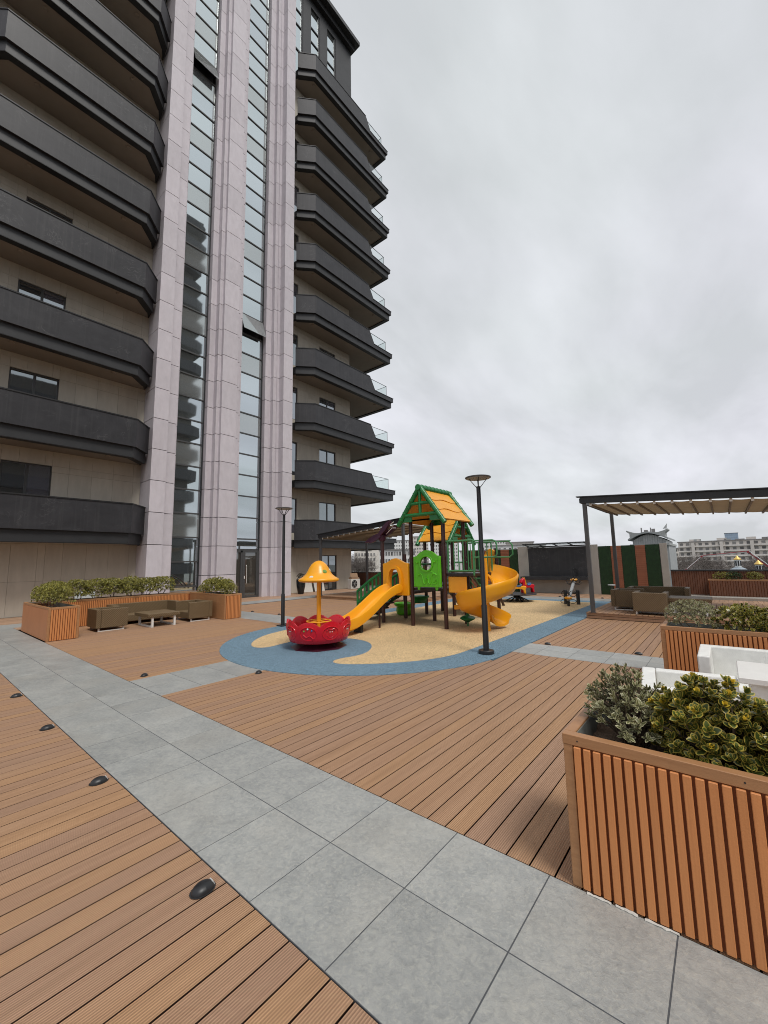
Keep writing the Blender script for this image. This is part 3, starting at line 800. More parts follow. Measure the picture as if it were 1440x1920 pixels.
door.box(XG-.05, 12.0, 2.50, XG+.05, 13.42, 2.599).box(XG-.05, 12.44, .002, XG+.05, 13.42, .12).box(XG-.04, 12.44, .12, XG+.06, 12.60, 2.5).box(XG-.04, 13.30, .12, XG+.06, 13.42, 2.5)
dr = door.build('entrance_door', 'frame_grey', tower)
MB().box(XG-.01, 12.60, .12, XG, 13.30, 2.5).build('pane', 'door_pane', dr)
MB().box(XG-.01, 12.0, .02, XG, 12.32, 2.5).build('pane', 'door_pane', dr)
MB().tube([(XG+.06, 12.66, .75), (XG+.11, 12.66, .8), (XG+.11, 12.66, 1.75), (XG+.06, 12.66, 1.8)], .014, 8).build('handle', 'paint_white', dr, smooth=True)
for yy in (12.64,): MB().box(XG+.06, 12.53, 1.05, XG+.075, 12.58, 1.2).build('lock', 'paint_white', dr)

# balconies
def inset_line(P, d):
    """offset an open polyline to its right-hand side"""
    out = []
    for i, p in enumerate(P):
        p = Vector(p); n = Vector((0, 0))
        segs = []
        if i > 0: segs.append((p-Vector(P[i-1])).normalized())
        if i < len(P)-1: segs.append((Vector(P[i+1])-p).normalized())
        ns = [Vector((-t.y, t.x)) for t in segs]
        if len(ns) == 1: out.append(tuple(p+ns[0]*d))
        else:
            m = (ns[0]+ns[1]).normalized(); out.append(tuple(p+m*d/max(.3, m.dot(ns[0]))))
    return out
def strip_wall(mb, A, B, z0, z1):
    for i in range(len(A)-1):
        mb.prism([A[i], A[i+1], B[i+1], B[i]], z0, z1)
def balcony(line, tail, k, wing):
    zt = ZT[k]
    fas = inset_line(line, .14); fin = inset_line(line, .42)
    poly = fas+tail
    slab = MB().prism(poly, zt-1.66, zt-1.24)
    b = slab.build('balcony', 'fascia', tower)
    rim = MB(); strip_wall(rim, inset_line(line, .125), fin, zt-1.74, zt-1.661); rim.build('rim', 'fascia_dark', b)
    fa = MB(); strip_wall(fa, inset_line(line, .12), inset_line(line, .138), zt-1.72, zt-1.245); fa.build('fascia', 'fascia', b)
    MB().prism(inset_line(line, .40)+tail, zt-1.672, zt-1.662).build('soffit', 'soffit', b)
    inn = inset_line(line, .12)
    if wing == 'L':
        for i in range(len(line)-1):
            MB().prism([line[i], line[i+1], inn[i+1], inn[i]], zt-1.27, zt-.05).build('parapet_panel', 'char', b)
        cp = MB(); strip_wall(cp, inset_line(line, -.025), inset_line(line, .16), zt-.049, zt); cp.build('coping', 'fascia_dark', b)
        lamps = [(-19.95, 5.55), (-19.95, 2.2)]
    else:
        MB().prism([line[0], line[1], inn[1], inn[0]], zt-1.27, zt-.05).build('parapet_panel', 'char', b)
        x = line[1][0]
        pl = [(x, 16.553, zt-1.27), (x, 24.69, zt-1.27), (x, 24.69, zt-.97), (x, 22.45, zt-.97), (x, 21.90, zt-.05), (x, 16.553, zt-.05)]
        MB().extr(pl, (-.12, 0, 0)).build('parapet_panel', 'char', b)
        MB().box(-34, 24.57, zt-1.27, x-.121, 24.688, zt-.97).build('parapet_panel', 'char', b)
        cp = MB(); strip_wall(cp, [inset_line(line, -.025)[0], (x+.025, 16.54), (x+.025, 21.9)], [inset_line(line, .16)[0], (x-.16, 16.62), (x-.16, 21.9)], zt-.049, zt)
        cp.bar((x-.06, 21.9, zt-.03), (x-.06, 22.47, zt-.965), .185, .05, (1, 0, 0))
        cp.box(x-.16, 22.46, zt-.969, x+.025, 24.715, zt-.93); cp.box(-34, 24.55, zt-.969, x-.161, 24.715, zt-.93)
        cp.build('coping', 'fascia_dark', b)
        gx = x-.14
        MB().extr([(gx, 22.03, zt-.10), (gx, 22.50, zt-.93), (gx, 24.02, zt-.93), (gx, 24.02, zt-.10)], (-.012, 0, 0)).build('glass_panel', 'rail_glass', b)
        MB().box(-22.9, 24.01, zt-.93, gx-.013, 24.022, zt-.10).build('glass_panel', 'rail_glass', b)
        MB().bar((gx-.006, 22.0, zt-.09), (gx-.006, 24.04, zt-.09), .035, .022).bar((gx-.006, 24.016, zt-.09), (-22.9, 24.016, zt-.09), .035, .022).build('glass_rail', 'frame_dark', b)
        MB().box(gx-.018, 24.012, zt-.93, gx+.006, 24.03, zt-.10).build('rail_post', 'frame_dark', b)
        lamps = [(-19.95, 16.9), (-19.95, 23.2)]
    for lx, ly in lamps:
        MB().lathe([(.10, zt-1.672), (.10, zt-1.70), (.075, zt-1.725), (0.0, zt-1.735)], (lx, ly), 14).build('ceiling_light', 'soffit', b, smooth=True)
LL = [(-20.12, 7.19), (-19.25, 6.38), (-19.25, 1.1), (-20.12, .28)]
LR = [(-34, 24.69), (-19.25, 24.69), (-19.25, 16.55), (-20.12, 15.62)]
for k in range(10):
    balcony(LL[::-1], [(XW-.1, 7.19), (XW-.1, .28)], k, 'L')
    balcony([(-20.12, 15.62), (-19.25, 16.55), (-19.25, 24.69), (-34, 24.69)], [(-34, 21.4), (XW-.1, 21.4), (XW-.1, 15.62)], k, 'R')
# crown of the right-hand wing above the last balcony
ztop = ZT[9]
cw = MB()
ops = [(15.95, 16.72), (17.48, 18.42), (19.19, 20.14)]
ys = [15.1]+[q for a in ops for q in a]+[21.95]
for i in range(0, len(ys)-1, 2): cw.box(XW-.2, ys[i], ztop-1.3, XW+.02, ys[i+1], 46.0)
for a, b_ in ops: cw.box(XW-.2, a, 45.35, XW+.02, b_, 46.0).box(XW-.2, a, ztop-1.3, XW+.02, b_, ztop-1.0)
cwo = cw.build('crown_wall', 'fascia', tower)
MB().box(-34, 21.75, ztop-1.3, XW-.201, 21.95, 46.0).build('crown_side', 'fascia', cwo)
for a, b_ in ops:
    w = MB().box(XW-.14, a, ztop-1.0, XW-.02, a+.05, 45.35).box(XW-.14, b_-.16, ztop-1.0, XW-.02, b_, 45.35)
    for z in (40.1, 42.3, 43.6): w.box(XW-.14, a+.05, z-.05, XW-.02, b_-.16, z+.05)
    wo = w.build('crown_window', 'frame_dark', tower)
    for z0, z1 in ((ztop-1.0, 40.05), (40.15, 42.25), (42.35, 43.55), (43.65, 45.35)):
        MB().box(XW-.09, a+.05, z0, XW-.08, b_-.16, z1).build('pane', 'pane', wo)
MB().box(-36, 15.17, 46.001, XW+.35, 22.1, 46.5).build('roof_edge', 'fascia_dark', tower)
MB().box(-36.2, 15.18, 46.501, XW+.75, 22.35, 46.85).build('roof_slab', 'fascia', tower)

# the twin tower across the terrace: it shows mirrored in the glazed strip
twin = thing('twin_tower', 'dark balconied tower seen only mirrored in the lower stairwell glass', 'building', (32, 14, -12))
MB().box(26.5, 19, -11.9, 42, 30.4, 62).build('wall', 'twin_wall', twin)
MB().box(26.5, -8, -11.9, 42, 18.98, 27).build('low_wing', 'twin_wall', twin)
for k in range(7): MB().box(25.3, -7.5, .8+3.757*k, 26.49, 18.5, 2.4+3.757*k).build('balcony', 'twin_dark', twin)
for k in range(17):
    z = 0.8+3.757*k
    MB().prism([(26.49, 19.5), (25.0, 21), (25.0, 30.2), (25.6, 31.4), (42, 31.4), (42, 30.41), (26.49, 30.41)], z, z+1.7).build('balcony', 'twin_dark', twin)
MB().box(25.6, 18.5, 62.01, 42.4, 31.0, 63.2).build('roof', 'twin_dark', twin)

# ================================================================== the climbing tower with slides
pt = thing('play_tower', 'climbing tower with yellow slides and green log roofs on brown posts', 'play tower', (-6.9, 10.8, .01))
def post(x, y, h, r=.057):
    o = MB().tube([(x, y, 0.009), (x, y, h)], r, 14).build('post', 'post_brown', pt, smooth=True)
    return o
def clamp(o, x, y, z):
    MB().lathe([(.058, z-.03), (.068, z-.028), (.068, z+.028), (.058, z+.03)], (x, y), 14).build('clamp', 'post_brown', o, smooth=True)
XA, XB, XC = -8.02, -6.93, -5.84
YA, YB, YC, YD = 9.58, 10.70, 11.90, 12.92
tall, mid = 3.0, 2.5
for x, y, h in ((XB, YA, tall), (XC, YA, tall), (XB, YB, tall), (XC, YB, tall), (XA, YA, 2.50), (XA, YB, 2.05), (XA, YC, mid), (XA, YD, mid), (XB, YC, mid), (XB, YD, mid), (XC, YC, 2.2), (XC, YD, 2.2)):
    o = post(x, y, h)
    for z in ((1.90, 2.32) if h == tall else (1.72,)):
        if h > z: clamp(o, x, y, z)
def plat(x0, x1, y0, y1, z):
    return MB().box(x0, y0, z-.07, x1, y1, z).build('platform', 'platform_dark', pt, bevel=.008)
plat(XA+.03, XB-.03, YA+.03, YB-.03, .95)
plat(XB+.03, XC-.03, YA+.03, YB-.03, 1.06)
plat(XA+.03, XB-.03, YB+.03, YD-.03, 1.06)
plat(XB+.03, XC-.03, YC+.03, YD-.03, 1.36)
pr_ = MB().prism([(XC+.03, YA+.02), (-4.98, YA+.02), (-4.98, YB-.05), (XC+.03, YB-.05)], 1.40, 1.47).build('platform', 'platform_dark', pt, bevel=.008)
MB().box(XC+.06, YA+.04, 1.471, -5.0, YB-.07, 1.478).build('deck_plate', 'grey_metal', pr_)

# log roofs: two slopes of wavy shingles, verge logs, ridge log and gable trusses
def log(mbn, p, q, r, parent, m='plastic_green', rings=5):
    p, q = Vector(p), Vector(q); pts, rad = [], []
    n = rings
    for i in range(n+1):
        t = i/n
        if 0 < i < n:
            for dt, rr in ((-.02, r), (-.015, r*1.13), (.015, r*1.13), (.02, r)): pts.append(lerp(p, q, t+dt/((q-p).length))); rad.append(rr)
        else: pts.append(lerp(p, q, t)); rad.append(r)
    return MB().tube(pts, rad, 14).build(mbn, m, parent, smooth=True, angle=30)
def roof_slope(parent, a, b, c, d, rows=3, m='plastic_roof'):
    """a-b along the ridge, d-c along the eave; each row of shingles laps the one below with a wavy lower edge"""
    a, b, c, d = map(Vector, (a, b, c, d))
    nrm = (b-a).cross(d-a).normalized()
    if nrm.z < 0: nrm = -nrm
    o = MB().extr([a, b, c, d], nrm*.022).build('roof_slope', m, parent)
    for k in range(rows):
        t0, t1 = k/rows, (k+1)/rows
        top = [lerp(lerp(a, d, t0), lerp(b, c, t0), j/10) for j in range(11)]
        bot = []
        for j in range(11):
            u = j/10; w = (0.035*sin(u*2*pi*1.5+k*1.3)) if k < rows-1 else 0
            bot.append(lerp(lerp(a, d, t1+w), lerp(b, c, t1+w), u))
        mb = MB()
        lo0 = [p+nrm*.023 for p in top]; lo1 = [p+nrm*.023 for p in bot]; hi0 = [p+nrm*.026 for p in top]; hi1 = [p+nrm*.046 for p in bot]
        mb.sheet([hi0, hi1]); mb.sheet([hi1, lo1]); mb.sheet([lo0, hi0]); mb.sheet([lo1, lo0])
        mb.build('shingle_course', m, o)
    return o
def roof(rx, y0, y1, half, zr, ze, along='Y', centre=0):
    def P(u, s, z): return (rx+s*half, u, z) if along == 'Y' else (u, centre+s*half, z)
    rg = MB().extr([P(y0+.04, -.93, ze+.02), P(y0+.04, .93, ze+.02), P(y0+.04, .93, ze+.06), P(y0+.04, -.93, ze+.06)], (0, 0, .001)).build('roof', 'plastic_green', pt)
    for s in (-1, 1): roof_slope(rg, P(y0+.03, s*.02, zr-.03), P(y1-.03, s*.02, zr-.03), P(y1-.03, s*1.0, ze), P(y0+.03, s*1.0, ze))
    log('ridge_log', P(y0-.10, 0, zr+.03), P(y1+.10, 0, zr+.03), .085, rg, rings=9)
    for u in (y0, y1):
        for s in (-1, 1): log('verge_log', P(u, s*.04, zr+.02), P(u, s*1.08, ze-.09), .068, rg, rings=6)
        zm = lerp(zr, ze, .80); z2 = lerp(zr, ze, .45)
        log('truss_log', P(u, -.78, zm), P(u, .78, zm), .05, rg, rings=3)
        log('truss_log', P(u, -.42, z2), P(u, .42, z2), .046, rg, rings=3)
        log('king_log', P(u, 0, zr-.05), P(u, 0, zm), .046, rg, rings=3)
        for s in (-1, 1):
            pp = [P(u, s*.95, ze+.0), P(u, s*.42, ze+.0), P(u, s*.42, ze+.24), P(u, s*.68, ze+.24)]
            v = (0, .035, 0) if along == 'Y' else (.035, 0, 0)
            MB().extr(pp, v).build('gusset', 'plastic_green', rg)
    return rg
roof(-6.385, 9.30, 10.85, .72, 3.84, 2.92)
roof(0, -7.80, -6.60, .80, 3.28, 2.44, along='X', centre=11.98)

# gate panel and the straight slide
def arch_loop(cx_, zc, w, z0, zt, n=40):
    L = []
    for i in range(n):
        a = 2*pi*i/n-pi/2
        x, z = cos(a), sin(a)
        L.append((cx_+w*(abs(x)**.75)*(1 if x > 0 else -1), zc+((zt-zc)*(z**.9) if z > 0 else (zc-z0)*(-(abs(z)**.35)))))
    return L
def gate_outer(n=40):
    L = []
    for i in range(n):
        a = 2*pi*i/n-pi/2; x, z = cos(a), sin(a); m = max(abs(x), abs(z)); x, z = x/m, z/m
        X = -7.475+x*.475
        Z = 1.30+z*.46
        if z > .999: Z = 1.76+.155*(0.5+.5*cos(pi*min(1, abs(x)*1.05)))
        L.append((X, Z))
    return L
gate = MB().holed(gate_outer(), arch_loop(-7.475, 1.22, .20, .98, 1.60), lambda x, z: (x, YA-.09, z), lambda x, z: (x, YA+.01, z)).build('slide_gate', 'plastic_yellow', pt, bevel=.018, seg=3, smooth=True)
MB().holed(arch_loop(-7.475, 1.22, .275, .99, 1.69), arch_loop(-7.475, 1.22, .205, .985, 1.605), lambda x, z: (x, YA-.17, z), lambda x, z: (x, YA-.085, z)).build('arch_moulding', 'plastic_yellow', gate, bevel=.02, seg=3, smooth=True)
rows = []
N = 26
for i in range(N+1):
    t = i/N
    y = lerp(YA-.02, 7.30, t)
    z = .97-.84*(t**1.12)+.075*sin(t*2*pi)*(1-t*.3)+(0.05*max(0, t-.86)/.14)
    wl = .22 if t > .08 else .22*(.5+.5*t/.08)
    hump = .0
    c = -7.475
    hw = .235
    prof_ = [(-hw-.05, wl-.05), (-hw-.035, wl), (-hw, wl+.012), (-hw+.03, wl-.03), (-hw+.05, .05), (-hw+.11, .0), (0, -.012), (hw-.11, .0), (hw-.05, .05), (hw-.03, wl-.03), (hw, wl+.012), (hw+.035, wl), (hw+.05, wl-.05)]
    under = [(hw+.035, -.02), (hw-.04, -.07), (0, -.08), (-hw+.04, -.07), (-hw-.035, -.02)]
    ring_ = prof_+under
    rows.append([(c+a, y, z+b) for a, b in ring_]+[(c+ring_[0][0], y, z+ring_[0][1])])
sm = MB().sheet(rows)
nn_ = len(rows[0])
sm.f += [tuple(range(nn_-1)), tuple(N*nn_+j for j in range(nn_-2, -1, -1))]
MB.build(sm, 'slide', 'plastic_yellow', pt, smooth=True, recalc=False, angle=50)
MB().box(-7.60, 7.85, .01, -7.35, 7.95, .20).build('slide_foot', 'black_metal', pt)
MB().tube([(-7.475, 8.75, .012), (-7.475, 8.75, .62)], .03, 10).build('slide_support', 'post_brown', pt, smooth=True)

# stairs with green guard fences down from the low platform
st = MB()
for i in range(5):
    st.box(-9.12+i*.22, YA+.10, .17*(i+1)-.045, -8.86+i*.22, YB-.10, .17*(i+1))
sto = st.build('stairs', 'platform_dark', pt)
for y in (YA+.055, YB-.055):
    MB().bar((-9.16, y, .06), (-8.06, y, .92), .03, .18, (0, 1, 0)).build('stringer', 'platform_dark', sto)
    g = MB().tube([(-9.14, y, .012), (-9.14, y, .92)], .036, 10).build('guard_fence', 'plastic_green', pt, smooth=True)
    for dz in (.88, .52, .16):
        MB().tube([(-9.14, y, dz+.01), (-8.60, y, dz+.36), (-8.09, y, dz+.62)], .045, 10).build('guard_rail', 'plastic_green', g, smooth=True)
    for i in range(6):
        x = -8.99+i*.165; t = (x+9.14)/1.05
        MB().tube([(x, y, .16+.62*t), (x, y, .90+.66*t)], .032, 8).build('guard_bar', 'plastic_green', g, smooth=True)

# lime activity panel with round bubble window
def lime_outer(n=48):
    L = []
    for i in range(n):
        a = 2*pi*i/n-pi/2; x, z = cos(a), sin(a); m = max(abs(x), abs(z)); x, z = x/m, z/m
        X = -6.345+x*.445; Z = 1.52+z*.42
        if z > .999: Z = 1.94+.175*(max(0, cos(min(1, abs(x)*1.25)*pi/2))**.8)
        L.append((X, Z))
    return L
circ = lambda r, n=48, cx_=-6.36, cz_=1.745: [(cx_+r*cos(2*pi*i/n-pi/2), cz_+r*sin(2*pi*i/n-pi/2)) for i in range(n)]
lp = MB().holed(lime_outer(), circ(.19), lambda x, z: (x, 9.47, z), lambda x, z: (x, 9.53, z)).build('activity_panel', 'plastic_lime', pt, bevel=.012, seg=2, smooth=True)
MB().holed(circ(.235), circ(.188), lambda x, z: (x, 9.445, z), lambda x, z: (x, 9.469, z)).build('window_ring', 'plastic_lime', lp, bevel=.01, seg=2, smooth=True)
bub = MB().add([(0, 0, 0)], [])
dome = [[(-6.36+.187*sin(f)*cos(a), 9.50-.11*cos(f), 1.745+.187*sin(f)*sin(a)) for a in [2*pi*j/24 for j in range(25)]] for f in [i*pi/12 for i in range(1, 7)]]
MB().sheet(dome).build('bubble', 'bubble', lp, smooth=True, recalc=False)
def relief(pts, r=.021):
    MB().tube([(x, 9.468, z) for x, z in pts], r, 8).build('relief', 'plastic_lime', lp, smooth=True)
relief([(-6.62, 1.42), (-6.55, 1.46), (-6.50, 1.43), (-6.47, 1.30), (-6.44, 1.20), (-6.40, 1.19), (-6.37, 1.24), (-6.36, 1.32), (-6.30, 1.32), (-6.29, 1.22), (-6.24, 1.19), (-6.20, 1.26), (-6.19, 1.40), (-6.14, 1.47), (-6.06, 1.46), (-6.03, 1.42)])
relief([(-6.33, 1.42), (-6.33, 1.36), (-6.37, 1.36)])
relief([(-6.16, 1.21), (-6.08, 1.27), (-6.02, 1.33), (-6.01, 1.26), (-6.06, 1.20), (-6.16, 1.20)], .014)
relief([(-6.69, 1.80), (-6.66, 1.76), (-6.62, 1.78)]); relief([(-6.11, 1.78), (-6.03, 1.78), (-6.03, 1.85)]); relief([(-6.25, 1.55), (-6.10, 1.48)], .01)
relief([(-6.73, 1.90), (-6.73, 1.15)], .01); relief([(-5.96, 1.90), (-5.96, 1.15)], .01)
for x in (-6.64, -6.05): MB().extr([(x-.05, 9.49, 1.11), (x-.025, 9.49, 1.02), (x+.025, 9.49, 1.02), (x+.05, 9.49, 1.11)], (0, .03, 0)).build('panel_foot', 'plastic_lime', lp)

# purple leaf sculpture on the low post
pl = MB().tube([(XA, YA, 2.44), (XA, YA, 2.50), (XA, YA, 2.62)], [.08, .11, .12], 12).build('leaf_top', 'plastic_purple', pt, smooth=True)
def blade(p, q, w, th, nm='leaf_blade'):
    p, q = Vector(p), Vector(q); d = q-p; sd_ = Vector((0, 1, 0)).cross(d).normalized()
    pts = []
    for t, k in ((0, .35), (.2, .8), (.5, 1), (.8, .75), (1, .12)): pts.append((t, k))
    up = [p+d*t+sd_*w*k for t, k in pts]; dn = [p+d*t-sd_*w*k for t, k in reversed(pts)]
    MB().extr([u+Vector((0, -th/2, 0)) for u in up+dn], (0, th, 0)).build(nm, 'plastic_purple', pl, bevel=.02, seg=2)
blade((XA+.1, YA-.02, 2.70), (-8.66, YA-.02, 2.43), .075, .14)
blade((XA-.05, YA-.08, 2.60), (-7.62, YA-.08, 3.04), .085, .12)
blade((XA-.05, YA+.10, 2.56), (-7.50, YA+.10, 2.90), .065, .12)
blade((XA+.05, YA-.1, 2.60), (-8.45, YA-.12, 2.40), .05, .08)
MB().tube([(XA+.16, YA-.05, 2.74), (XA+.36, YA-.05, 2.93), (XA+.50, YA-.05, 3.00)], .012, 6).build('leaf_vein', 'paint_white', pl, smooth=True)
MB().tube([(XA+.14, YA+.03, 2.66), (XA+.38, YA+.03, 2.83), (XA+.52, YA+.03, 2.82)], .012, 6).build('leaf_vein', 'paint_white', pl, smooth=True)

# pipe railing on the high platform
rl = MB().tube([(XC+.12, YA+.02, 1.50), (XC+.12, YA+.02, 2.33)], .024, 8).build('pipe_railing', 'green_pipe', pt, smooth=True)
def pipe(pts, r=.02): MB().tube(pts, r, 8).build('railing_bar', 'green_pipe', rl, smooth=True)
pipe([(XC+.06, YA+.02, 2.33), (-4.97, YA+.02, 2.33)], .026); pipe([(XC+.12, YA+.02, 1.54), (-4.97, YA+.02, 1.54)], .022)
for i in range(5): pipe([(XC+.30+i*.14, YA+.02, 1.54), (XC+.30+i*.14, YA+.02, 2.32)], .016)
pipe([(-4.97, YA+.02, 1.42), (-4.97, YA+.02, 2.33)], .026)
loop = [(-4.97, YA+.02, 2.31), (-4.45, YA+.06, 2.31), (-4.37, YA+.06, 2.28), (-4.34, YA+.06, 2.2), (-4.34, YA+.06, 1.97), (-4.37, YA+.06, 1.90), (-4.45, YA+.06, 1.88), (-4.97, YA+.02, 1.88)]
pipe(loop, .022)
pipe([(-4.97, YB-.02, 1.45), (-4.97, YB-.02, 2.31), (-4.45, YB-.02, 2.31), (-4.36, YB-.02, 2.2), (-4.36, YB-.02, 1.95), (-4.45, YB-.02, 1.88), (-4.97, YB-.02, 1.88)], .022)
pipe([(XC+.1, YB+.02, 2.31), (-4.97, YB+.02, 2.31)], .022)
for i in range(6): pipe([(XC+.2+i*.13, YB+.02, 1.5), (XC+.2+i*.13, YB+.02, 2.3)], .016)
MB().box(XC+.07, YA+.06, .96, -5.22, YA+.09, 1.385).build('skirt_panel', 'plastic_roof', pt, bevel=.01)

# spiral slide: a trough winding once round its yellow post
sx, sy = -4.80, 9.93
sp_ = MB().tube([(sx, sy, .0095), (sx, sy, 1.95)], .045, 14).build('spiral_post', 'plastic_yellow', pt, smooth=True)
rows = []; N = 64
for i in range(N+1):
    t = i/N
    if t < .10:
        u = t/.10; cxp, cyp = lerp(-5.02, sx, u), sy+.47; rad = Vector((0, 1)); z = 1.31-.03*u
    else:
        u = (t-.10)/.90; a = pi/2-u*2*pi*1.06
        rad = Vector((cos(a), sin(a))); cxp, cyp = sx+rad.x*.47, sy+rad.y*.47; z = 1.28-1.17*u
        if u > .9: z += .02*(u-.9)/.1
    ho = .39 if t < .85 else lerp(.39, .24, (t-.85)/.15); hi = .16 if t < .55 else (lerp(.16, .30, (t-.55)/.3) if t < .85 else lerp(.30, .22, (t-.85)/.15))
    P_ = [(-.36, hi-.05), (-.33, hi), (-.295, hi-.02), (-.27, min(.14, hi*.6)), (-.20, .035), (-.06, 0), (.08, .0), (.20, .05), (.275, .18), (.305, ho-.04), (.335, ho), (.365, ho-.05), (.345, ho-.12), (.32, .14), (.24, -.01), (.08, -.055), (-.08, -.055), (-.23, -.02), (-.31, min(.12, hi*.3)), (-.345, hi*.6), (-.36, hi-.05)]
    rows.append([(cxp+rad.x*r_*.94, cyp+rad.y*r_*.94, z+z_) for r_, z_ in P_])
sm = MB().sheet(rows); nn_ = len(rows[0])
sm.f += [tuple(range(nn_-1)), tuple(N*nn_+j for j in range(nn_-2, -1, -1))]
sm.build('spiral_slide', 'plastic_yellow', pt, smooth=True, angle=50)
MB().bar((sx-.02, sy+.1, .62), (sx-.95, sy-.05, .55), .06, .12).build('slide_bracket', 'plastic_yellow', pt, bevel=.01)

# climbing pods under the high platform, green bucket, rear stairs, rear slide and leaning support
pod = MB().tube([(-5.62, 10.35, .01), (-5.62, 10.35, 1.39)], .025, 10).build('pod_climber', 'green_pipe', pt, smooth=True)
for z, r in ((.18, .21), (.86, .24)):
    MB().lathe([(.05, z-.06), (.10, z-.03), (r, z+.02), (r*1.02, z+.05), (r*.8, z+.08), (.06, z+.10), (.03, z+.16)], (-5.62, 10.35), 18, wob=lambda a, i: .012*sin(5*a)).build('pod', 'plastic_green', pod, smooth=True)
bk = MB().lathe([(.20, .015), (.27, .05), (.30, .16), (.28, .28), (.31, .31), (.36, .34), (.37, .40), (.33, .42), (.24, .40), (.2, .34)], (-8.55, 11.35), 22).build('bucket_seat', 'plastic_lime', pt, smooth=True)
MB().lathe([(.24, .40), (.26, .52), (.34, .60), (.33, .64), (.22, .63), (.0, .60)], (-8.2, 11.75), 20).build('bucket_seat', 'plastic_green', pt, smooth=True)
rs = MB()
for i in range(6): rs.box(-7.90, 12.98+i*.20, .88-.17*i, -7.06, 13.20+i*.20, .92-.17*i)
rso = rs.build('rear_stairs', 'platform_dark', pt)
for x in (-7.94, -7.02):
    MB().tube([(x, 12.95, 1.75), (x, 14.05, .80), (x, 14.12, .72), (x, 14.12, .012)], .024, 8).build('stair_rail', 'green_pipe', rso, smooth=True)
    MB().tube([(x, 12.95, 1.35), (x, 14.12, .35)], .018, 8).build('stair_rail', 'green_pipe', rso, smooth=True)
    MB().bar((x, 12.92, 1.0), (x, 14.2, -.0+.03), .03, .16, (1, 0, 0)).build('stringer', 'grey_metal', rso)
MB().extr([(-6.30, 13.0, 1.40), (-6.30, 13.0, 2.02), (-6.24, 13.0, 2.14), (-6.10, 13.0, 2.20), (-5.96, 13.0, 2.14), (-5.90, 13.0, 2.02), (-5.90, 13.0, 1.40)], (0, .08, 0)).build('rear_hood', 'plastic_yellow', pt, bevel=.015, seg=2, smooth=True)
ac_ = MB().tube([(-6.80, 12.98, 1.45), (-6.80, 13.5, 1.42), (-6.82, 14.2, 1.22), (-6.84, 14.9, .80), (-6.86, 15.62, .012)], .05, 12).build('arch_climber', 'post_brown', pt, smooth=True)
MB().tube([(-7.50, 12.98, 1.45), (-7.50, 13.5, 1.42), (-7.50, 14.2, 1.22), (-7.50, 14.9, .80), (-7.50, 15.62, .012)], .05, 12).build('arch_pipe', 'post_brown', ac_, smooth=True)
for y, z in ((13.6, 1.40), (14.0, 1.29), (14.4, 1.12), (14.8, .86), (15.15, .55)):
    MB().tube([(-7.48, y, z), (-6.84, y, z)], .022, 8).build('rung', 'green_pipe', ac_, smooth=True)
for x in (-7.9, -7.6, -7.3, -7.0):
    MB().tube([(x, YB+.03, 1.1), (x, YB+.03, 1.72)], .025, 8).build('inner_bar', 'plastic_green', pt, smooth=True)
MB().tube([(XA+.05, YB+.03, 1.72), (XB-.05, YB+.03, 1.72)], .03, 8).build('inner_bar', 'plastic_green', pt, smooth=True)
MB().tube([(XB, YD, 1.75), (XB, YC, 1.75)], .03, 8).tube([(XB, YD, 1.3), (XB, YC, 1.3)], .03, 8).build('inner_bar', 'plastic_green', pt, smooth=True)

# ================================================================== the mushroom roundabout
cr = thing('roundabout', 'red scalloped roundabout with a yellow mushroom cap', 'roundabout', (-7.0, 6.13, .01))
cx0, cy0 = -7.0, 6.13
MB().lathe([(.62, .012), (.60, .02), (.30, .13), (.16, .15), (.0, .16)], (cx0, cy0), 8).build('foot_plate', 'maroon_metal', cr)
MB().lathe([(.13, .10), (.13, .17)], (cx0, cy0), 16).build('bearing', 'black_metal', cr, smooth=True)
n = 128; lobes = 9
rows = []
def rimz(a): return .50+.105*abs(sin(a*lobes/2))**.75
prof_ = [(.0, .145), (.30, .145), (.585, .15), (.625, .165), (.655, .26), (.675, .38), (.695, 'r-'), (.692, 'r'), (.668, 'r'), (.655, 'r-'), (.63, .40), (.60, .27), (.52, .245), (.30, .24), (.0, .24)]
for r, z in prof_:
    row = []
    for j in range(n+1):
        a = 2*pi*j/n
        zz_ = rimz(a) if z == 'r' else (rimz(a)-.02 if z == 'r-' else z)
        rr = r
        if isinstance(z, float) and .2 < z < .45 and r > .62: rr = r+.012*abs(sin(a*lobes/2))
        row.append((cx0+rr*cos(a), cy0+rr*sin(a), zz_))
    rows.append(row)
tub = MB().sheet(rows).build('tub', 'plastic_red', cr, smooth=True, angle=60)
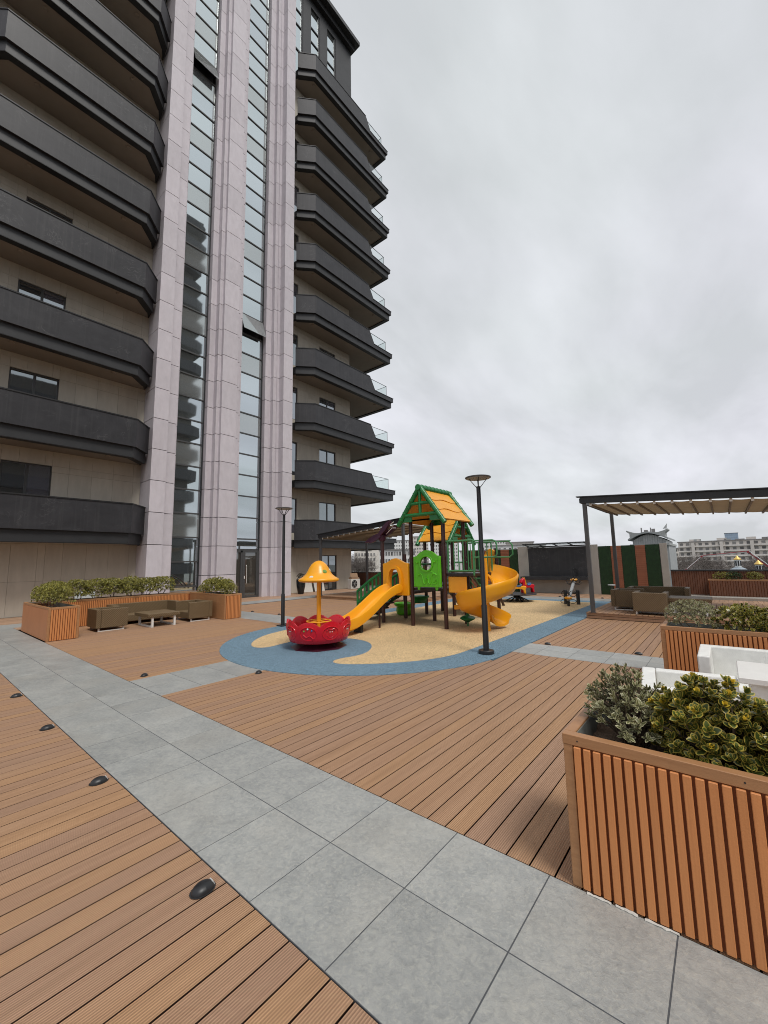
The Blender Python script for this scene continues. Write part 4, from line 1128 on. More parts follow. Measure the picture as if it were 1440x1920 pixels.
for k in range(lobes):
    a0 = 2*pi*(k+.5)/lobes
    def pp(da, z, off=.012):
        r = lerp(.655, .70, (z-.26)/.27)+off; return (cx0+r*cos(a0+da), cy0+r*sin(a0+da), z)
    MB().tube([pp(.26*cos(t), .375+.135*sin(t), .004) for t in [2*pi*i/20 for i in range(21)]], .012, 6).build('relief', 'plastic_red', tub, smooth=True)
    if k % 2 == 0:
        MB().tube([pp(.10*cos(t), .33+.045*sin(t), .006) for t in [pi+pi*i/8 for i in range(9)]], .012, 6).build('relief', 'plastic_red', tub, smooth=True)
        MB().tube([pp(-.13, .42), pp(-.09, .465), pp(-.03, .45), pp(.03, .45), pp(.09, .465), pp(.13, .42)], .013, 6).build('relief', 'plastic_red', tub, smooth=True)
        for s in (-1, 1):
            c = Vector(pp(.035*s, .40, .012)); MB().lathe([(.0, -.011), (.011, -.004), (.011, .004), (.0, .011)], (0, 0), 10).add([], [])
            m_ = MB().lathe([(.0, -.012), (.009, -.007), (.012, 0), (.009, .007), (.0, .012)], (c.x, c.y), 10); m_.v = [(x, y, z+c.z) for x, y, z in m_.v]
            m_.build('eye_stud', 'paint_white', tub, smooth=True)
    else:
        MB().tube([pp(-.16, .36), pp(-.05, .30), pp(.05, .34), pp(.16, .28)], .014, 6).build('relief', 'plastic_red', tub, smooth=True)
        for da, z, m in ((-.12, .43, 'paint_green'), (0, .475, 'paint_white'), (.12, .44, 'paint_blue')):
            c = Vector(pp(da, z, .012)); m_ = MB().lathe([(.0, -.02), (.014, -.014), (.02, 0), (.014, .014), (.0, .02)], (c.x, c.y), 10); m_.v = [(x, y, zq+c.z) for x, y, zq in m_.v]
            m_.build('dot', m, tub, smooth=True)
MB().lathe([(.60, .27), (.60, .30), (.36, .305), (.36, .27)], (cx0, cy0), 40).build('bench', 'plastic_red', cr, smooth=True)
MB().tube([(cx0, cy0, .24), (cx0, cy0, 1.45)], .048, 16).build('stem', 'plastic_yellow', cr, smooth=True)
MB().ring((cx0, cy0, .545), .265, .014, 36, 8).build('hand_wheel', 'plastic_yellow', cr, smooth=True)
MB().tube([(cx0-.265, cy0, .545), (cx0+.265, cy0, .545)], .011, 6).tube([(cx0, cy0-.265, .545), (cx0, cy0+.265, .545)], .011, 6).build('wheel_spoke', 'plastic_yellow', cr, smooth=True)
cap = MB().lathe([(.06, 1.415), (.20, 1.40), (.36, 1.395), (.425, 1.405), (.452, 1.43), (.448, 1.455), (.42, 1.475), (.36, 1.51), (.295, 1.565), (.25, 1.635), (.215, 1.71), (.165, 1.785), (.10, 1.84), (.045, 1.862), (.0, 1.868)], (cx0, cy0), 48).build('cap', 'plastic_yellow', cr, smooth=True, angle=60)
for a, z, r, m in ((-1.2, 1.505, .355, 'paint_white'), (-.2, 1.63, .256, 'paint_green'), (.9, 1.66, .24, 'paint_white'), (2.2, 1.55, .31, 'paint_green'), (3.6, 1.62, .262, 'paint_green')):
    c = Vector((cx0+r*cos(a), cy0+r*sin(a), z)); nrm = Vector((cos(a), sin(a), .75)).normalized(); t1 = nrm.cross(Vector((0, 0, 1))).normalized(); t2 = nrm.cross(t1)
    pts = [c+nrm*.006+t1*.05*cos(2*pi*i/16)+t2*.045*sin(2*pi*i/16) for i in range(16)]
    MB().extr([p-nrm*.03 for p in pts], nrm*.032).build('cap_spot', m, cap, bevel=.006)

# ================================================================== seesaw and animal roundabout
ss = thing('seesaw', 'grey seesaw beam with yellow saddles and black loop handles', 'seesaw', (-4.75, 17.4, .01))
lo, hi_ = Vector((-4.70, 16.62, .24)), Vector((-4.86, 18.15, .86))
bm_ = MB().tube([lo, hi_], .062, 12).build('beam', 'clad_light', ss, smooth=True)
for q, sgn in ((lo, 1), (hi_, -1)):
    d = (hi_-lo).normalized()*sgn
    m_ = MB().lathe([(.0, 0), (.12, .01), (.145, .05), (.12, .085), (.0, .10)], (q.x, q.y), 16); m_.v = [(x, y, z+q.z+.03) for x, y, z in m_.v]; m_.build('saddle', 'plastic_yellow', ss, smooth=True)
    c = q+d*.24+Vector((0, 0, .10))
    for k in (-1, 1):
        MB().tube([c+Vector((k*.14+.13*cos(t), 0, .03+.11*sin(t))) for t in [2*pi*i/16 for i in range(17)]], .014, 6).build('loop_handle', 'black_metal', ss, smooth=True)
    for k in (-1, 1):
        c2 = q+Vector((k*.15, 0, -.05)); MB().tube([c2+Vector((.13*cos(t), .05*sin(t), .07*sin(t))) for t in [2*pi*i/14 for i in range(15)]], .012, 6).build('foot_loop', 'black_metal', ss, smooth=True)
for x in (-5.02, -4.55): MB().tube([(x, 17.40, .01), (x, 17.40, .56)], .07, 12).build('upright', 'frame_dark', ss, smooth=True)
MB().tube([(-5.02, 17.40, .45), (-4.55, 17.40, .45)], .03, 10).build('axle', 'black_metal', ss, smooth=True)
MB().tube([(lo.x, lo.y-.02, .012), (lo.x, lo.y-.02, .2)], .05, 10).build('buffer', 'black_metal', ss, smooth=True)

ar = thing('animal_roundabout', 'low turntable with yellow and red plastic ride-on animals', 'roundabout', (-7.1, 17.6, .01))
MB().lathe([(.80, .30), (.83, .315), (.83, .335), (.80, .345), (.0, .35)], (-7.1, 17.6), 36).build('turntable', 'black_metal', ar, smooth=True)
for i in range(6):
    a = i*pi/3+.3; MB().bar((-7.1, 17.6, .27), (-7.1+.48*cos(a), 17.6+.48*sin(a), .03), .05, .04).build('foot', 'black_metal', ar)
MB().tube([(-7.1, 17.6, .012), (-7.1, 17.6, .30)], .08, 12).build('hub', 'black_metal', ar, smooth=True)
HORSE = [(-.36, .00), (-.30, .00), (-.24, .17), (-.10, .22), (.10, .22), (.20, .17), (.24, .00), (.33, .00), (.31, .22), (.36, .30), (.33, .36), (.22, .37), (.10, .34), (-.05, .33), (-.13, .40), (-.18, .56), (-.22, .66), (-.27, .67), (-.33, .62), (-.44, .52), (-.46, .47), (-.42, .44), (-.34, .48), (-.33, .36), (-.36, .2)]
def rider(c, rot, m, extra, s=1.0):
    ca, sa = cos(rot), sin(rot)
    f = lambda x, z, w: (c[0]+s*(x*ca-w*sa), c[1]+s*(x*sa+w*ca), c[2]+s*z)
    P0 = [Vector(f(x, z, -.08)) for x, z in HORSE]; v = Vector(f(0, 0, .08))-Vector(f(0, 0, -.08))
    b = MB().extr(P0, v).build('ride_on_animal', m, ar, bevel=.035, seg=3, smooth=True)
    sa_ = [Vector(f(x, z, -.10)) for x, z in [(-.10, .33), (.10, .33), (.17, .44), (.12, .45), (.06, .385), (-.04, .375), (-.10, .42)]]
    MB().extr(sa_, v*1.25).build('saddle', extra, b, bevel=.02, seg=2)
    mn = [Vector(f(x, z, -.09)) for x, z in [(-.12, .38), (-.17, .55), (-.21, .68), (-.25, .70), (-.21, .5), (-.2, .34)]]
    MB().extr(mn, v*1.12).build('mane', 'plastic_red' if m != 'plastic_red' else 'plastic_yellow', b, bevel=.015)
rider((-6.85, 17.2, .36), .45, 'plastic_yellow', 'paint_blue', .9)
rider((-6.75, 18.0, .36), 1.1, 'plastic_red', 'paint_blue', .95)
rider((-7.60, 17.7, .36), 4.2, 'plastic_lime', 'plastic_yellow', .62)

# ================================================================== lamp posts and dome lights
def lamp(x, y, label, base_round):
    o = thing('lamp_post', label, 'lamp', (x, y, .008), group='slim black lamp posts with ring heads')
    if base_round: MB().lathe([(.145, .008), (.15, .015), (.15, .065), (.14, .075), (.0, .076)], (x, y), 28).build('base', 'black_metal', o, smooth=True)
    else: MB().box(x-.13, y-.13, .008, x+.13, y+.13, .04).build('base', 'black_metal', o, bevel=.006)
    MB().tube([(x, y, .04), (x, y, .92), (x, y, .94), (x, y, 3.30)], [.056, .056, .046, .042], 16).build('pole', 'black_metal', o, smooth=True)
    prof = [(.172, 3.478), (.178, 3.472), (.245, 3.468), (.258, 3.474), (.260, 3.490), (.250, 3.497), (.178, 3.497), (.172, 3.492), (.172, 3.478)]
    MB().lathe(prof, (x, y), 40).build('ring_head', 'grey_metal', o, smooth=True)
    MB().lathe([(.186, 3.4705), (.186, 3.466), (.238, 3.462), (.238, 3.4685)], (x, y), 40).build('diffuser', 'clad_grey', o, smooth=True)
    for i in range(4):
        a = i*pi/2+.5
        MB().bar((x+.03*cos(a), y+.03*sin(a), 3.27), (x+.19*cos(a), y+.19*sin(a), 3.475), .018, .012).build('strut', 'black_metal', o)
lamp(-3.71, 7.52, 'black ring-headed lamp post standing in front of the spiral slide', True)
lamp(-10.13, 7.48, 'black ring-headed lamp post behind the red roundabout near the tower door', False)

dl_me = None
def dome_light(x, y, label, rot=0.0, round_=False):
    global dl_me
    o = thing('dome_light', label, 'light', (x, y, 0), rot, 'black dome lights along the deck edges', local=True)
    if dl_me is None:
        rows = [[(.050*sin(f)*cos(a), .064*sin(f)*sin(a), .040*cos(f)+.004) for a in [2*pi*j/20 for j in range(21)]] for f in [i*pi/2/6 for i in range(0, 7)]]
        dl_me = (MB().sheet(rows).mesh('housing', 'black_metal', True, angle=60), MB().lathe([(.0, .002), (.054, .002), (.057, .006), (.0, .007)], (0, 0), 20).mesh('gasket', 'frame_dark'),
                 MB().extr([(-.020, .052, .008), (.020, .052, .008), (.015, .043, .028), (-.015, .043, .028)], (0, .009, .004)).mesh('lens', 'clad_light'))
    piece('housing', dl_me[0], (0, 0, 0), o); piece('gasket', dl_me[1], (0, 0, 0), o, scale=(1, 1.25, 1)); piece('lens', dl_me[2], (0, 0, 0), o)
for x, y, l, r in ((-2.41, 1.26, 'black dome light on the deck nearest the camera beside the path', 0), (-4.24, 1.27, 'second black dome light from the camera along the path edge', 0),
                (-6.08, 1.28, 'third black dome light from the camera along the path edge', 0), (-7.94, 1.29, 'fourth black dome light along the path edge, cut by the photo border', 0),
                (-7.60, 2.84, 'black dome light at the corner where the cross path leaves the main path', .8), (-6.17, 4.08, 'black dome light touching the round end of the blue rubber', .8),
                (-3.05, 9.07, 'black dome light beside the right cross path near the blue rubber', -1.57), (-1.39, 9.08, 'black dome light beside the right cross path near the slatted planter', -1.57),
                (-14.2, 9.06, 'black dome light by the doorway path beside the planter end', 1.57), (-12.5, 9.07, 'black dome light by the doorway path nearer the lamp post', 1.57),
                (-6.19, 20.58, 'black dome light before the dark washing counter', 1.57), (-4.36, 20.58, 'black dome light before the green strip wall', 1.57)):
    dome_light(x, y, l, r)

# ================================================================== planters
slat_cache = {}
def slat_me(w, h, t=.022, m='slat_orange'):
    k = (w, round(h, 3), m)
    if k not in slat_cache:
        me = MB().box(-w/2, -t, 0, w/2, 0, h).mesh('slat', m); bevel_mesh(me, .003); slat_cache[k] = me
    return slat_cache[k]
def slat_face(parent, p, q, z0, z1, pitch=.0500, w=.0360, m='slat_orange', ends=True):
    """slats standing from p to q; the face looks to the right of p->q"""
    p, q = Vector(p), Vector(q); L = (q-p).length; d = (q-p)/L; rot = math.atan2(d.y, d.x)
    n = max(1, int(L/pitch)); off = (L-(n-1)*pitch)/2
    for i in range(n):
        c = p+d*(off+i*pitch)
        piece('slat', slat_me(w, z1-z0, m=m), (c.x, c.y, z0), parent, rot=(0, 0, rot))
def planter(name, label, segs, h=.80, faces=(), plain=(), group=None, z0=0.0, soil=True):
    """segs: rectangles (x0, y0, x1, y1) of the trough; faces: slatted sides (p, q); plain: plain panel sides"""
    x0, y0 = segs[0][0], segs[0][1]
    o = thing(name, label, 'planter', (x0, y0, z0), group=group)
    for (a, b, c, d) in segs:
        MB().box(a+.03, b+.03, z0+.004, c-.03, d-.03, z0+h-.20).build('core', 'slat_backing', o)
        if soil:
            s = []
            nx, ny = max(2, int((c-a)/.06)), max(2, int((d-b)/.06)); rg = random.Random(int(a*100+b*7))
            for i in range(nx+1):
                s.append([(lerp(a+.05, c-.05, i/nx), lerp(b+.05, d-.05, j/ny), z0+h-.125+rg.uniform(-.018, .022)) for j in range(ny+1)])
            MB().sheet(s).build('soil', 'soil', o, recalc=False, smooth=True)
    return o
def trough_walls(o, a, b, c, d, h, sides, z0=0.0):
    """backing boards, liner and top rim of one trough; sides is a string out of 'nswe' that stay open"""
    t = .03
    W = {'s': (a+.012, b+.012, c-.012, b+.05), 'n': (a+.012, d-.05, c-.012, d-.012), 'w': (a+.012, b+.051, a+.05, d-.051), 'e': (c-.05, b+.051, c-.012, d-.051)}
    for k, r in W.items():
        if k in sides: continue
        MB().box(r[0], r[1], z0+.003, r[2], r[3], z0+h-.058).build('backing', 'slat_backing', o)
    L = {'s': (a+.051, b+.051, c-.051, b+.056), 'n': (a+.051, d-.056, c-.051, d-.051), 'w': (a+.051, b+.057, a+.056, d-.057), 'e': (c-.056, b+.057, c-.051, d-.057)}
    for k, r in L.items():
        if k in sides: continue
        MB().box(r[0], r[1], z0+h-.2, r[2], r[3], z0+h-.012).build('liner', 'liner', o)
    R = {'s': (a-.006, b-.006, c+.006, b+.052), 'n': (a-.006, d-.052, c+.006, d+.006), 'w': (a-.006, b+.053, a+.052, d-.053), 'e': (c-.052, b+.053, c+.006, d-.053)}
    for k, r in R.items():
        if k in sides: continue
        MB().box(r[0], r[1], z0+h-.056, r[2], r[3], z0+h).build('top_rail', 'rim_wood', o, bevel=.003)
def corner_post(o, x, y, h, w=.05, z0=0.0):
    MB().box(x-w/2, y-w/2, z0+.002, x+w/2, y+w/2, z0+h-.057).build('corner_post', 'rim_wood', o, bevel=.003)

# near right planter
o = planter('planter', 'orange slatted planter in the near foreground with golden shrubs', [(-.81, 2.572, 2.2, 3.22)], group='orange slatted planters')
trough_walls(o, -.81, 2.572, 2.2, 3.22, .80, 'e')
slat_face(o, (-.775, 2.578), (2.2, 2.578), .012, .740); slat_face(o, (-.802, 3.18), (-.802, 2.62), .012, .740); slat_face(o, (2.2, 3.212), (-.76, 3.212), .012, .740)
for y in (2.594, 3.198): corner_post(o, -.788, y, .80)
for x in (-.735, -.02, .70, 1.4): MB().tube([(x, 2.567, .772), (x, 2.5645, .772)], .0042, 8).build('screw', 'frame_dark', o)
rgs = random.Random(31)
for a, b in ((-.735, -.62), (-.60, -.50), (-.47, -.33)):
    pts = [(lerp(a, b, i/8), 2.553+rgs.uniform(-.004, .003), .004+rgs.uniform(0, .003)) for i in range(9)]
    MB().tube(pts, [rgs.uniform(.004, .008) for _ in pts], 6).build('sealant_bead', 'white_board', o, smooth=True)
# right planter beyond the white sofas
o = planter('planter', 'orange slatted planter standing behind the white rattan sofas', [(-.80, 7.29, 2.2, 7.92)], group='orange slatted planters')
trough_walls(o, -.80, 7.29, 2.2, 7.92, .80, 'e')
slat_face(o, (-.765, 7.296), (2.2, 7.296), .012, .740); slat_face(o, (-.792, 7.88), (-.792, 7.33), .012, .740); slat_face(o, (2.2, 7.912), (-.76, 7.912), .012, .740)
for y in (7.312, 7.898): corner_post(o, -.778, y, .80)
# U-shaped planter by the tower: three arms
o = planter('planter', 'U-shaped orange planter around the brown rattan seats by the tower', [(-15.54, 2.60, -13.08, 3.24), (-16.12, 2.60, -15.54, 7.87), (-15.54, 7.25, -13.02, 7.87)], h=.83, group='orange slatted planters')
for a, b, c, d, sd_ in ((-15.54, 2.60, -13.08, 3.24, 'w'), (-16.12, 2.60, -15.54, 7.87, ''), (-15.54, 7.25, -13.02, 7.87, 'w')):
    trough_walls(o, a, b, c, d, .83, sd_)
MB().box(-16.10, 2.590, .01, -13.11, 2.612, .770).build('side_panel', 'panel_orange', o)
slat_face(o, (-13.086, 2.64), (-13.086, 3.20), .012, .770); slat_face(o, (-15.545, 3.27), (-15.545, 7.22), .012, .770)
slat_face(o, (-13.026, 7.29), (-13.026, 7.83), .012, .770)
for i in range(26): MB().box(-15.50+i*.094, 7.240, .012, -15.50+i*.094+.091, 7.262, .770).build('side_panel', 'rim_wood', o)
slat_face(o, (-13.12, 3.246), (-15.50, 3.246), .012, .770)
for x, y in ((-13.10, 2.62), (-13.10, 3.22), (-13.04, 7.27), (-13.04, 7.85), (-16.10, 2.62)): corner_post(o, x, y, .83)

# ------------------------------------------------------------------ shrubs in the near planter
def near_shrub(name, label, c, spread, m, tip, n, L, W, seed, group, sparse=0.0, hh=.42, lean=(0, 0)):
    rg = random.Random(seed); o = thing(name, label, 'shrub', (c[0], c[1], .68), 0, group, local=True)
    out, tips = [], []; stems = MB()
    base = [Vector((rg.uniform(-.12, .12)*spread[0]*2, rg.uniform(-.10, .10)*spread[1]*2, 0)) for _ in range(6)]
    for i in range(n):
        a = rg.uniform(0, 2*pi); f = rg.random()**.55
        el = rg.random()
        x = spread[0]*f*cos(a); y = spread[1]*f*sin(a)
        z = hh*(((0.42+0.72*el) if sparse else (0.18+0.95*el))*sqrt(max(.05, 1-.72*f*f)))
        x += lean[0]*z; y += lean[1]*z
        p = Vector((x, y, z)); b = base[i % 6]
        mid_ = lerp(b, p, .55)+Vector((rg.uniform(-.03, .03), rg.uniform(-.03, .03), .03))
        if i % 2 == 0 or sparse: stems.tube([b, mid_, p], [.006, .004, .002], 4, cap=False)
        d = (Vector((x*.9, y*.9, .28))/max(.2, spread[0])+rvec(rg)*.35).normalized()
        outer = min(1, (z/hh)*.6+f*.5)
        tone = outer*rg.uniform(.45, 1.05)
        k = rg.choice((6, 7, 8, 9)) if not sparse else rg.choice((5, 6, 7))
        rosette(rg, p, d, k, L*rg.uniform(.8, 1.15), W, tone, out, .95, .32)
        if tip and outer > .7 and rg.random() < tip: rosette(rg, p+d*.012, d, 4, L*.62, W*.75, 1.0, tips, .6, .3)
        if sparse:
            for q in range(3):
                t = rg.uniform(.45, .95); pp_ = lerp(mid_, p, t); rosette(rg, pp_, (d+rvec(rg)*.7).normalized(), 4, L*.85, W*.85, tone*.8, out, 1.0, .2)
        elif rg.random() < .7:
            pp_ = lerp(mid_, p, rg.uniform(.5, .9)); rosette(rg, pp_, (d+rvec(rg)*.5).normalized(), 5, L*1.05, W*1.05, tone*.55, out, 1.0, .2)
    piece('foliage', leaves_mesh('foliage', out, m, 3), (0, 0, 0), o)
    if tips: piece('young_leaves', leaves_mesh('young_leaves', tips, 'leaf_tip', 3), (0, 0, 0), o)
    piece('stem', stems.mesh('stem', 'twig', True), (0, 0, 0), o)
    return o
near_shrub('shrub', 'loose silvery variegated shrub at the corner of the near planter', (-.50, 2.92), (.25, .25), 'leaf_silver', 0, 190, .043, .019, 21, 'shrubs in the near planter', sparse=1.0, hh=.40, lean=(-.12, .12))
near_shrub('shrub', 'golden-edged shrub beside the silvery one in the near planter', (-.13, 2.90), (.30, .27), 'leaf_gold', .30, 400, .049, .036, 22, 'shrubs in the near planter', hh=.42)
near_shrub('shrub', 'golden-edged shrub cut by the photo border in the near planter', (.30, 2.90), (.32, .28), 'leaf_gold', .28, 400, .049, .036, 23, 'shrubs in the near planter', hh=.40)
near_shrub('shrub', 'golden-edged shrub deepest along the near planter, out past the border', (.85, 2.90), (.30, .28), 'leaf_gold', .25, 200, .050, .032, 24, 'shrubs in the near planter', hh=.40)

# ------------------------------------------------------------------ shrubs in the other planters
G2 = 'shrubs behind the white sofas'
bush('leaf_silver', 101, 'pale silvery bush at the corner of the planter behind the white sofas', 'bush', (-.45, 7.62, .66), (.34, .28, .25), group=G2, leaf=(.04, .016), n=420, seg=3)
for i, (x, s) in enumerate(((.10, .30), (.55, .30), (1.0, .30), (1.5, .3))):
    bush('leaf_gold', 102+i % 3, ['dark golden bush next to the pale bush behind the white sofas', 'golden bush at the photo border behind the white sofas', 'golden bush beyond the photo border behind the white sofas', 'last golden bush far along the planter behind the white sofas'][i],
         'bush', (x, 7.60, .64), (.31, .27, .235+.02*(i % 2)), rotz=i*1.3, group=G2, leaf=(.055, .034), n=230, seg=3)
G3 = 'clipped bushes in the U-shaped planter'
lab3 = []
spots = [(-13.85, 2.92, .36, 'rounded yellow-green bush nearest the path in the U-shaped planter'), (-14.65, 2.95, .36, 'second rounded bush from the path end of the U-shaped planter'),
         (-15.30, 2.95, .34, 'bush at the corner of the U-shaped planter against the wall')]
ordn = ['first', 'second', 'third', 'fourth', 'fifth', 'sixth', 'seventh']
for i in range(7): spots.append((-15.84, 3.35+i*.50, .40, ordn[i]+' bush of the row behind the rattan sofa, counted from the path'))
spots += [(-15.10, 7.56, .22, 'small single bush before the dark glass in the U-shaped planter'), (-14.50, 7.56, .35, 'first bush of the planter arm ending by the door'), (-14.05, 7.56, .35, 'second bush of the planter arm ending by the door'),
          (-13.62, 7.56, .34, 'third bush of the planter arm ending by the door'), (-13.28, 7.56, .26, 'end bush of the planter arm nearest the tower door')]
for i, (x, y, r, l) in enumerate(spots):
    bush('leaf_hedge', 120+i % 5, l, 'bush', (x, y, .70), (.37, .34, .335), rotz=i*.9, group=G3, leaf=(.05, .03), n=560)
    o_ = bpy.data.objects[-1] if False else None
for o_ in list(scene.objects):
    if o_.get('group') == G3:
        for x, y, r, l in spots:
            if o_['label'] == l: k = r/.34; o_.scale = (k, k, k*1.0)

# ================================================================== rattan furniture
def armchair(name, label, loc, rot, w=.80, d=.82, h=.62, mt='rattan', group=None, zleg=.10, legs='paint_white', open_back=False):
    """seat faces local +y; w across, d deep"""
    o = thing(name, label, 'sofa' if w > 1.2 else 'armchair', loc, rot, group, local=True)
    t = .12
    MB().box(-w/2+t+.002, -d/2+t+.002, zleg, w/2-t-.002, d/2-.02, .30).build('seat', mt, o, bevel=.012)
    MB().box(-w/2, -d/2, zleg, w/2, -d/2+t, h).build('backrest', mt, o, bevel=.014, seg=2)
    for s in (-1, 1):
        x = s*(w/2-t/2); MB().box(x-t/2, -d/2+t+.003, zleg, x+t/2, d/2, h).build('arm', mt, o, bevel=.014, seg=2)
        b = .018; xx = s*(w/2-.07)
        MB().box(xx-b, -d/2+.07, 0, xx+b, d/2-.07, .026).box(xx-b, -d/2+.07, .027, xx+b, -d/2+.11, zleg-.001).box(xx-b, d/2-.11, .027, xx+b, d/2-.07, zleg-.001).build('leg_frame', legs, o)
    return o
def table(name, label, loc, rot, w, d, h, mt='rattan', legs='paint_white'):
    o = thing(name, label, 'table', loc, rot, local=True)
    MB().box(-w/2, -d/2, h-.10, w/2, d/2, h).build('table_top', mt, o, bevel=.01)
    for s in (-1, 1):
        x = s*(w/2-.14); b = .028
        MB().box(x-b, -d/2+.04, 0, x+b, d/2-.04, .04).box(x-b, -d/2+.04, .041, x+b, -d/2+.10, h-.101).box(x-b, d/2-.10, .041, x+b, d/2-.04, h-.101).build('leg_frame', legs, o)
    return o
G4 = 'brown rattan seats'
armchair('armchair', 'brown rattan armchair nearest the path by the U-shaped planter', (-14.14, 4.20, .001), 0, .84, .80, .62, group=G4)
armchair('sofa', 'brown rattan sofa backed against the row of bushes', (-15.03, 5.50, .001), -pi/2, 1.95, .80, .62, group=G4)
armchair('armchair', 'brown rattan armchair against the planter arm by the door', (-14.02, 6.68, .001), pi, 1.10, .78, .62, group=G4)
table('coffee_table', 'low brown rattan table on white legs among the brown seats', (-13.82, 5.45, .001), pi/2, .92, 1.10, .40)
G5 = 'brown rattan seats under the pergola'
armchair('armchair', 'brown woven armchair at the front edge of the pergola platform', (-1.72, 14.12, .181), 0, .82, .80, .62, group=G5)
armchair('armchair', 'brown rattan armchair left of the one at the platform edge', (-2.46, 15.10, .181), -pi/2, .9, .80, .62, group=G5)
armchair('sofa', 'brown rattan sofa at the back of the pergola platform', (-1.78, 16.52, .181), pi, 1.70, .80, .62, group=G5)
table('coffee_table', 'dark flat-topped rattan table under the pergola', (-.85, 14.65, .181), 0, 1.0, 1.0, .46)
G6 = 'white rattan seats'
armchair('sofa', 'white rattan sofa with its back to the slatted planter', (.38, 6.52, .001), pi, 1.45, .82, .65, mt='rattan_white', group=G6)
armchair('armchair', 'white rattan armchair half hidden by the golden shrubs', (-.36, 5.05, .001), -1.45, .84, .80, .60, mt='rattan_white', group=G6)
tb = thing('coffee_table', 'white flat-topped table among the white rattan seats', 'table', (.40, 5.72, .001), 0, local=True)
MB().box(-.40, -.42, .58, .55, .38, .64).build('table_top', 'paint_white', tb, bevel=.008)
MB().box(-.32, -.34, .0, .47, .30, .579).build('base', 'rattan_white', tb, bevel=.008)

# ================================================================== pergolas
def pergola(label, x_lo, x_hi, y0, y1, z_lo, z_hi, zbase, nraf):
    """roof rises from x_lo (height z_lo) to x_hi (height z_hi)"""
    o = thing('pergola', label, 'pergola', ((x_lo+x_hi)/2, (y0+y1)/2, zbase))
    zz = lambda x: lerp(z_lo, z_hi, (x-x_lo)/(x_hi-x_lo))
    s = 1 if x_hi > x_lo else -1
    for x in (x_lo+s*.10, x_hi-s*.10):
        for y in (y0+.06, y1-.06):
            MB().box(x-.055, y-.055, zbase, x+.055, y+.055, zz(x)-.17).build('post', 'grey_metal', o, bevel=.004)
            MB().box(x-.085, y-.085, zbase, x+.085, y+.085, zbase+.012).build('post_foot', 'grey_metal', o)
    for y in (y0, y1):
        pts = [(x_lo, y-.05, z_lo-.19), (x_hi, y-.05, z_hi-.19), (x_hi, y-.05, z_hi), (x_lo, y-.05, z_lo)]
        MB().extr(pts, (0, .10, 0)).build('beam', 'black_metal', o, bevel=.004)
        MB().extr([(x_lo-s*.06, y-.10, z_lo+.002), (x_hi+s*.10, y-.10, z_hi+.002+.004), (x_hi+s*.10, y-.10, z_hi+.036), (x_lo-s*.06, y-.10, z_lo+.03)], (0, .18, 0)).build('gutter', 'black_metal', o)
    for x in (x_lo, x_hi):
        MB().box(x-.045, y0+.051, zz(x)-.17, x+.045, y1-.051, zz(x)-.02).build('cross_beam', 'black_metal', o)
    for i in range(nraf):
        x = lerp(x_hi-s*.27, x_lo+s*.25, i/(nraf-1)); z = zz(x)-.235
        r = MB().box(x-.022, y0+.07, z-.03, x+.022, y1+.16, z+.03).build('rafter', 'rafter', o)
        MB().box(x-.03, y0+.052, z-.035, x+.03, y0+.069, z+.05).build('end_cap', 'bulb', r)
        if i < nraf-1:
            x2 = lerp(x_hi-s*.27, x_lo+s*.25, (i+1)/(nraf-1)); rows = []
            for k in range(9):
                t = k/8; xx = lerp(x-s*.022, x2+s*.022, t); zc = zz(xx)-.215-.012*sin(pi*t)
                rows.append([(xx, y0+.075, zc), (xx, (y0+y1)/2, zc), (xx, y1+.10, zc)])
            MB().sheet(rows).build('fabric_panel', 'fabric', o, recalc=False, smooth=True)
    return o
pergola('pergola with brown fabric roof over the platform by the green wall', 2.6, -3.28, 13.62, 17.72, 3.30, 3.70, .18, 14)
pergola('pergola with brown fabric roof at the tower corner behind the play tower', -16.42, -10.75, 14.36, 18.10, 3.32, 3.74, .14, 14)

# ================================================================== the back wall with green strips and the washing counter
YW = 22.8
bw = thing('feature_wall', 'pale plaster wall with dark counter niche, green turf strips and brick-red battens', 'wall', (-6.8, YW, 0))
MB().box(-12.6, YW+.06, -.02, -1.98, YW+.30, 2.40).build('wall_core', 'plaster_grey', bw)
for a, b, zt in ((-9.0, -8.42, 2.52), (-5.26, -4.86, 2.50), (-2.24, -1.96, 2.44), (-12.6, -12.2, 2.45)):
    MB().box(a, YW-.02, -.02, b, YW+.059, zt).build('pier', 'plaster_grey', bw, bevel=.006)
for i in range(4): MB().box(-8.418+i*.789, YW+.0, -.02, -8.418+i*.789+.785, YW+.05, .70).build('plaster_panel', 'plaster_grey', bw)
MB().box(-8.42, YW-.0, .90, -5.26, YW+.045, 2.44).build('splashback', 'char', bw)
MB().box(-8.72, YW-.56, .71, -5.26, YW-.001, .88).build('counter', 'char', bw, bevel=.006)
cn = MB().box(-8.36, YW-.98, 2.58, -5.16, YW-.93, 2.63).build('canopy', 'black_metal', bw)
MB().box(-8.42, YW-.05, 2.45, -5.20, YW+.0, 2.52).build('canopy_rail', 'black_metal', cn)
for i in range(5):
    x = -8.3+i*.76; MB().bar((x, YW-.02, 2.49), (x, YW-.98, 2.61), .05, .05).build('canopy_bar', 'black_metal', cn)
MB().extr([(-8.36, YW-.97, 2.645), (-5.16, YW-.97, 2.645), (-5.16, YW+.04, 2.545), (-8.36, YW+.04, 2.545)], (0, 0, .008)).build('canopy_glass', 'rail_glass', cn)
MB().tube([(-5.92, YW-.14, .88), (-5.92, YW-.14, 1.22), (-5.94, YW-.16, 1.28), (-6.0, YW-.22, 1.30), (-6.03, YW-.28, 1.27), (-6.03, YW-.28, 1.20)], .018, 8).build('tap', 'black_metal', bw, smooth=True)
